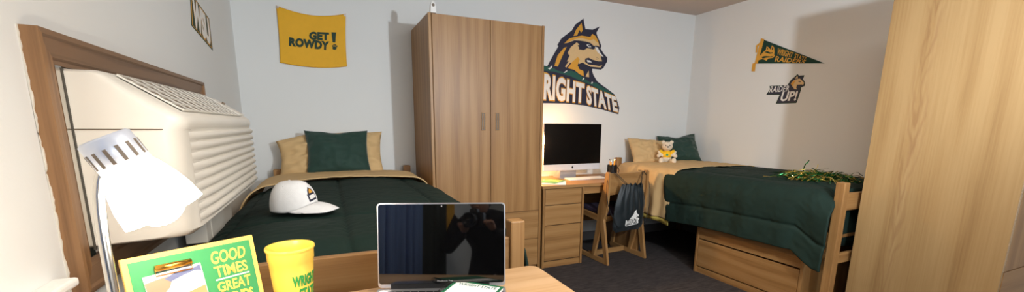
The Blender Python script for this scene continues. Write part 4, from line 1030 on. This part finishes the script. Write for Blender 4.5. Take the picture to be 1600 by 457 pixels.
# ------------------------------------------------------------------ behind the camera: curtain, added ceiling fill light, towel
def curtain(ya, yb, mat, label):
    bm = B(); n = 90; vs = []
    for i in range(n+1):
        y = ya+(yb-ya)*i/n; x = XL+.075+.028*math.sin((y-ya)*62)+.010*math.sin((y-ya)*150); vs.append((bm.verts.new((x, y, .10)), bm.verts.new((x, y, 2.08))))
    for a_, b_ in zip(vs, vs[1:]): bm.faces.new((a_[0], b_[0], b_[1], a_[1]))
    tag(P('curtain', bm, mat, smooth=True, solid=.002), label, 'curtain')
curtain(.30, -.24, M['curtain'], 'blue curtain in long folds, the paler stripes reflected at the left of the laptop screen')
curtain(-.25, -.60, M['curtain_d'], 'dark grey-green curtain beside the blue one, reflected in the laptop screen')
cr2 = root('curtain_rod', (XL+.075, -.15, 2.10), 'thin steel curtain rod above the two curtains on the left wall', 'curtain rod')
P('rod', tube(B(), [(XL+.075, .36, 2.10), (XL+.075, -.66, 2.10)], .010, 12), M['steel'], cr2, smooth=True)
for y in (.33, -.63): P('bracket', bxo(XL+.0005, XL+.08, y-.008, y+.008, 2.085, 2.115), M['steel'], cr2)
tw = root('towel', (XL, -.72, 1.25), 'yellow towel hanging from a hook on the left wall, reflected in the laptop screen', 'towel')
bm = B(); vs = []
for i in range(31):
    y = -.64-.20*i/30; x = XL+.05+.018*math.sin(i*.75); vs.append((bm.verts.new((x, y+.03, .96)), bm.verts.new((x-.01, -.74+(y+.74)*.55, 1.27))))
for a_, b_ in zip(vs, vs[1:]): bm.faces.new((a_[0], b_[0], b_[1], a_[1]))
P('cloth', bm, M['flag'], tw, smooth=True, solid=.006); P('hook', tube(B(), [(XL+.001, -.74, 1.29), (XL+.05, -.74, 1.275), (XL+.055, -.74, 1.295)], .005, 8), M['steel'], tw, smooth=True)

# photographer, seen only as a reflection in the laptop screen
pe = root('person', (-.20, -.80, 0), 'person in dark clothes bending forward with a camera held up, reflected in the laptop screen', 'person')
def skin(name, joints, edges, mat, sub=2, rt=0):
    me = bpy.data.meshes.new(name); me.from_pydata([WM[pe].inverted() @ Vector(j[0]) for j in joints], edges, []); o = bpy.data.objects.new(name, me); COL.objects.link(o)
    sk = o.modifiers.new('k', 'SKIN'); sk.use_smooth_shade = True
    if not me.skin_vertices: me.attributes.new('x', 'FLOAT', 'POINT')
    for v, j in zip(me.skin_vertices[0].data, joints): v.radius = (j[1], j[1]*(j[2] if len(j) > 2 else 1))
    me.skin_vertices[0].data[rt].use_root = True
    u = o.modifiers.new('u', 'SUBSURF'); u.levels = u.render_levels = sub
    m2 = bpy.data.meshes.new_from_object(o.evaluated_get(bpy.context.evaluated_depsgraph_get())); bpy.data.objects.remove(o)
    for p in m2.polygons: p.use_smooth = True
    m2.materials.clear(); m2.materials.append(mat); q = bpy.data.objects.new(name, m2); COL.objects.link(q); q.parent = pe; return q
HX, HY = -.20, -.80
J = [((HX, HY, .86), .13), ((HX, HY+.10, 1.00), .13), ((HX+.01, HY+.24, 1.10), .15), ((HX+.02, HY+.34, 1.14), .07), ((HX+.03, HY+.38, 1.19), .055),
     ((HX-.17, HY+.27, 1.10), .062), ((HX-.23, HY+.36, .90), .048), ((HX-.03, HY+.52, 1.02), .034),
     ((HX+.20, HY+.27, 1.10), .062), ((HX+.30, HY+.36, .92), .048), ((HX+.17, HY+.52, 1.03), .034),
     ((HX-.11, HY, .80), .10), ((HX-.14, HY+.14, .47), .065), ((HX-.14, HY-.02, .09), .045), ((HX-.14, HY+.12, .035), .038),
     ((HX+.11, HY, .80), .10), ((HX+.14, HY+.14, .47), .065), ((HX+.14, HY-.02, .09), .045), ((HX+.14, HY+.12, .035), .038)]
Ed = [(0, 1), (1, 2), (2, 3), (3, 4), (2, 5), (5, 6), (6, 7), (2, 8), (8, 9), (9, 10), (0, 11), (11, 12), (12, 13), (13, 14), (0, 15), (15, 16), (16, 17), (17, 18)]
skin('body', J, Ed, M['dark_cloth'])
hd = Vector((HX+.04, HY+.42, 1.235))
bm = B(); ball(bm, hd, (.075, .092, .108), 24)
for v in bm.verts:
    if v.co.z < hd.z: v.co.x = hd.x+(v.co.x-hd.x)*(1-.30*(hd.z-v.co.z)/.108)
ball(bm, hd+Vector((0, .092, -.012)), (.013, .018, .022), 10)
for s1 in (-1, 1): ball(bm, hd+Vector((s1*.077, -.005, -.005)), (.010, .020, .030), 10)
ball(bm, hd+Vector((0, .080, -.055)), (.024, .010, .007), 10)
P('head', bm, M['skin'], pe, smooth=True)
for s1 in (-1, 1): P('eye', ball(B(), hd+Vector((s1*.030, .082, .008)), (.012, .008, .007), 10), M['white'], pe, smooth=True)
bm = B(); ball(bm, hd+Vector((0, -.018, .022)), (.084, .090, .098), 24); P('hair', bm, M['blk'], pe, smooth=True)
for (w0, s1) in ((Vector((HX-.03, HY+.52, 1.02)), 1), (Vector((HX+.17, HY+.52, 1.03)), -1)):
    js = [(w0, .024), (w0+Vector((s1*.012, .035, .025)), .030)]; ed = [(0, 1)]
    for k in range(4):
        b0 = w0+Vector((s1*(-.012+.016*k), .062, .045)); ln = (.026, .031, .030, .024)[k]; i0 = len(js)
        js += [(b0, .0105), (b0+Vector((s1*.010, ln*.9, .008)), .0095), (b0+Vector((s1*.022, ln*1.1, -.006)), .0085)]; ed += [(1, i0), (i0, i0+1), (i0+1, i0+2)]
    i0 = len(js); js += [(w0+Vector((s1*.034, .030, .045)), .011), (w0+Vector((s1*.050, .050, .062)), .010)]; ed += [(1, i0), (i0, i0+1)]
    skin('hand', js, ed, M['skin'])
ca_ = root('photo_camera', (HX+.07, HY+.62, 1.03), 'black photo camera held by the person reflected in the laptop screen', 'camera')
cx0, cy0, cz0 = HX+.07, HY+.60, 1.09
P('camera_body', bxo(cx0-.065, cx0+.065, cy0-.03, cy0+.03, cz0-.045, cz0+.045), M['blk'], ca_, bevel=.012)
P('viewfinder', bxo(cx0-.025, cx0+.025, cy0-.028, cy0+.025, cz0+.042, cz0+.070), M['blk'], ca_, bevel=.008)
P('lens', lathe(B(), [(0, 0), (.038, 0), (.038, .03), (.042, .035), (.042, .075), (.036, .075), (.030, .06), (0, .055)], (cx0, cy0+.028, cz0), (0, 1, 0), 32), M['blk'], ca_, smooth=True)

cl_ = root('ceiling_fill_panel', (1.25, .35, ZC), 'square white fill light added under the ceiling, out of view', 'ceiling light')  # unseen panel, added to raise the room's ambient light
P('housing', bxo(.65, 1.85, -.25, .95, ZC-.05, ZC-.001), M['white'], cl_, bevel=.01)
P('diffuser', bxo(.68, 1.82, -.22, .92, ZC-.075, ZC-.05), M['diffuser'], cl_, bevel=.01)

# ------------------------------------------------------------------ lights
def lamp(name, kind, loc, e, col, size=None, rot=None, sy_=None, spread=None):
    l = bpy.data.lights.new(name, kind); l.energy = e; l.color = col
    if kind == 'AREA':
        l.size = size
        if sy_: l.shape = 'RECTANGLE'; l.size_y = sy_
        if spread: l.spread = spread
    else: l.shadow_soft_size = size
    if kind == 'SPOT': l.spot_size = math.radians(spread); l.spot_blend = .6
    o = bpy.data.objects.new(name, l); COL.objects.link(o); o.location = loc
    if rot is not None: o.rotation_euler = rot
    return o
lamp('studio_light', 'SPOT', (1.71, -.33, 1.78), 215, (.84, .93, 1.0), .05, rot=Vector((2.45-1.71, 3.8+.33, 3.45-1.78)).to_track_quat('-Z', 'Y').to_euler(), spread=138)
lamp('ceiling_fill', 'AREA', (1.25, .35, ZC-.09), 40, (1.0, .95, .87), 1.15, (0, 0, 0), 1.15)  # added soft fill below the ceiling panel
lamp('window_fill', 'AREA', ((WX0+WX1)/2, YF-.12, 1.5), 30, (.84, .92, 1.0), 2.0, (PI/2, 0, 0), 1.25)  # added fill from behind the camera, through the added window opening
lamp('near_lamp_bulb', 'POINT', nk+ax1*.155, 3.6, (1.0, .90, .76), .03)
lamp('far_lamp_bulb', 'POINT', Vector((1.805, 3.50, 1.205))+ax2*.09, 26, (1.0, .62, .26), .025)
w = bpy.data.worlds.new('world'); S.world = w; w.use_nodes = True
w.node_tree.nodes['Background'].inputs[0].default_value = (.6, .72, .9, 1); w.node_tree.nodes['Background'].inputs[1].default_value = 1.0

S.view_settings.view_transform = 'Standard'; S.view_settings.look = 'None'; S.view_settings.gamma = 1; S.view_settings.exposure = .12
S.view_settings.use_curve_mapping = False
S.cycles.use_denoising = True
S.cycles.max_bounces = 8; S.cycles.diffuse_bounces = 5
S.cycles.sample_clamp_indirect = 6
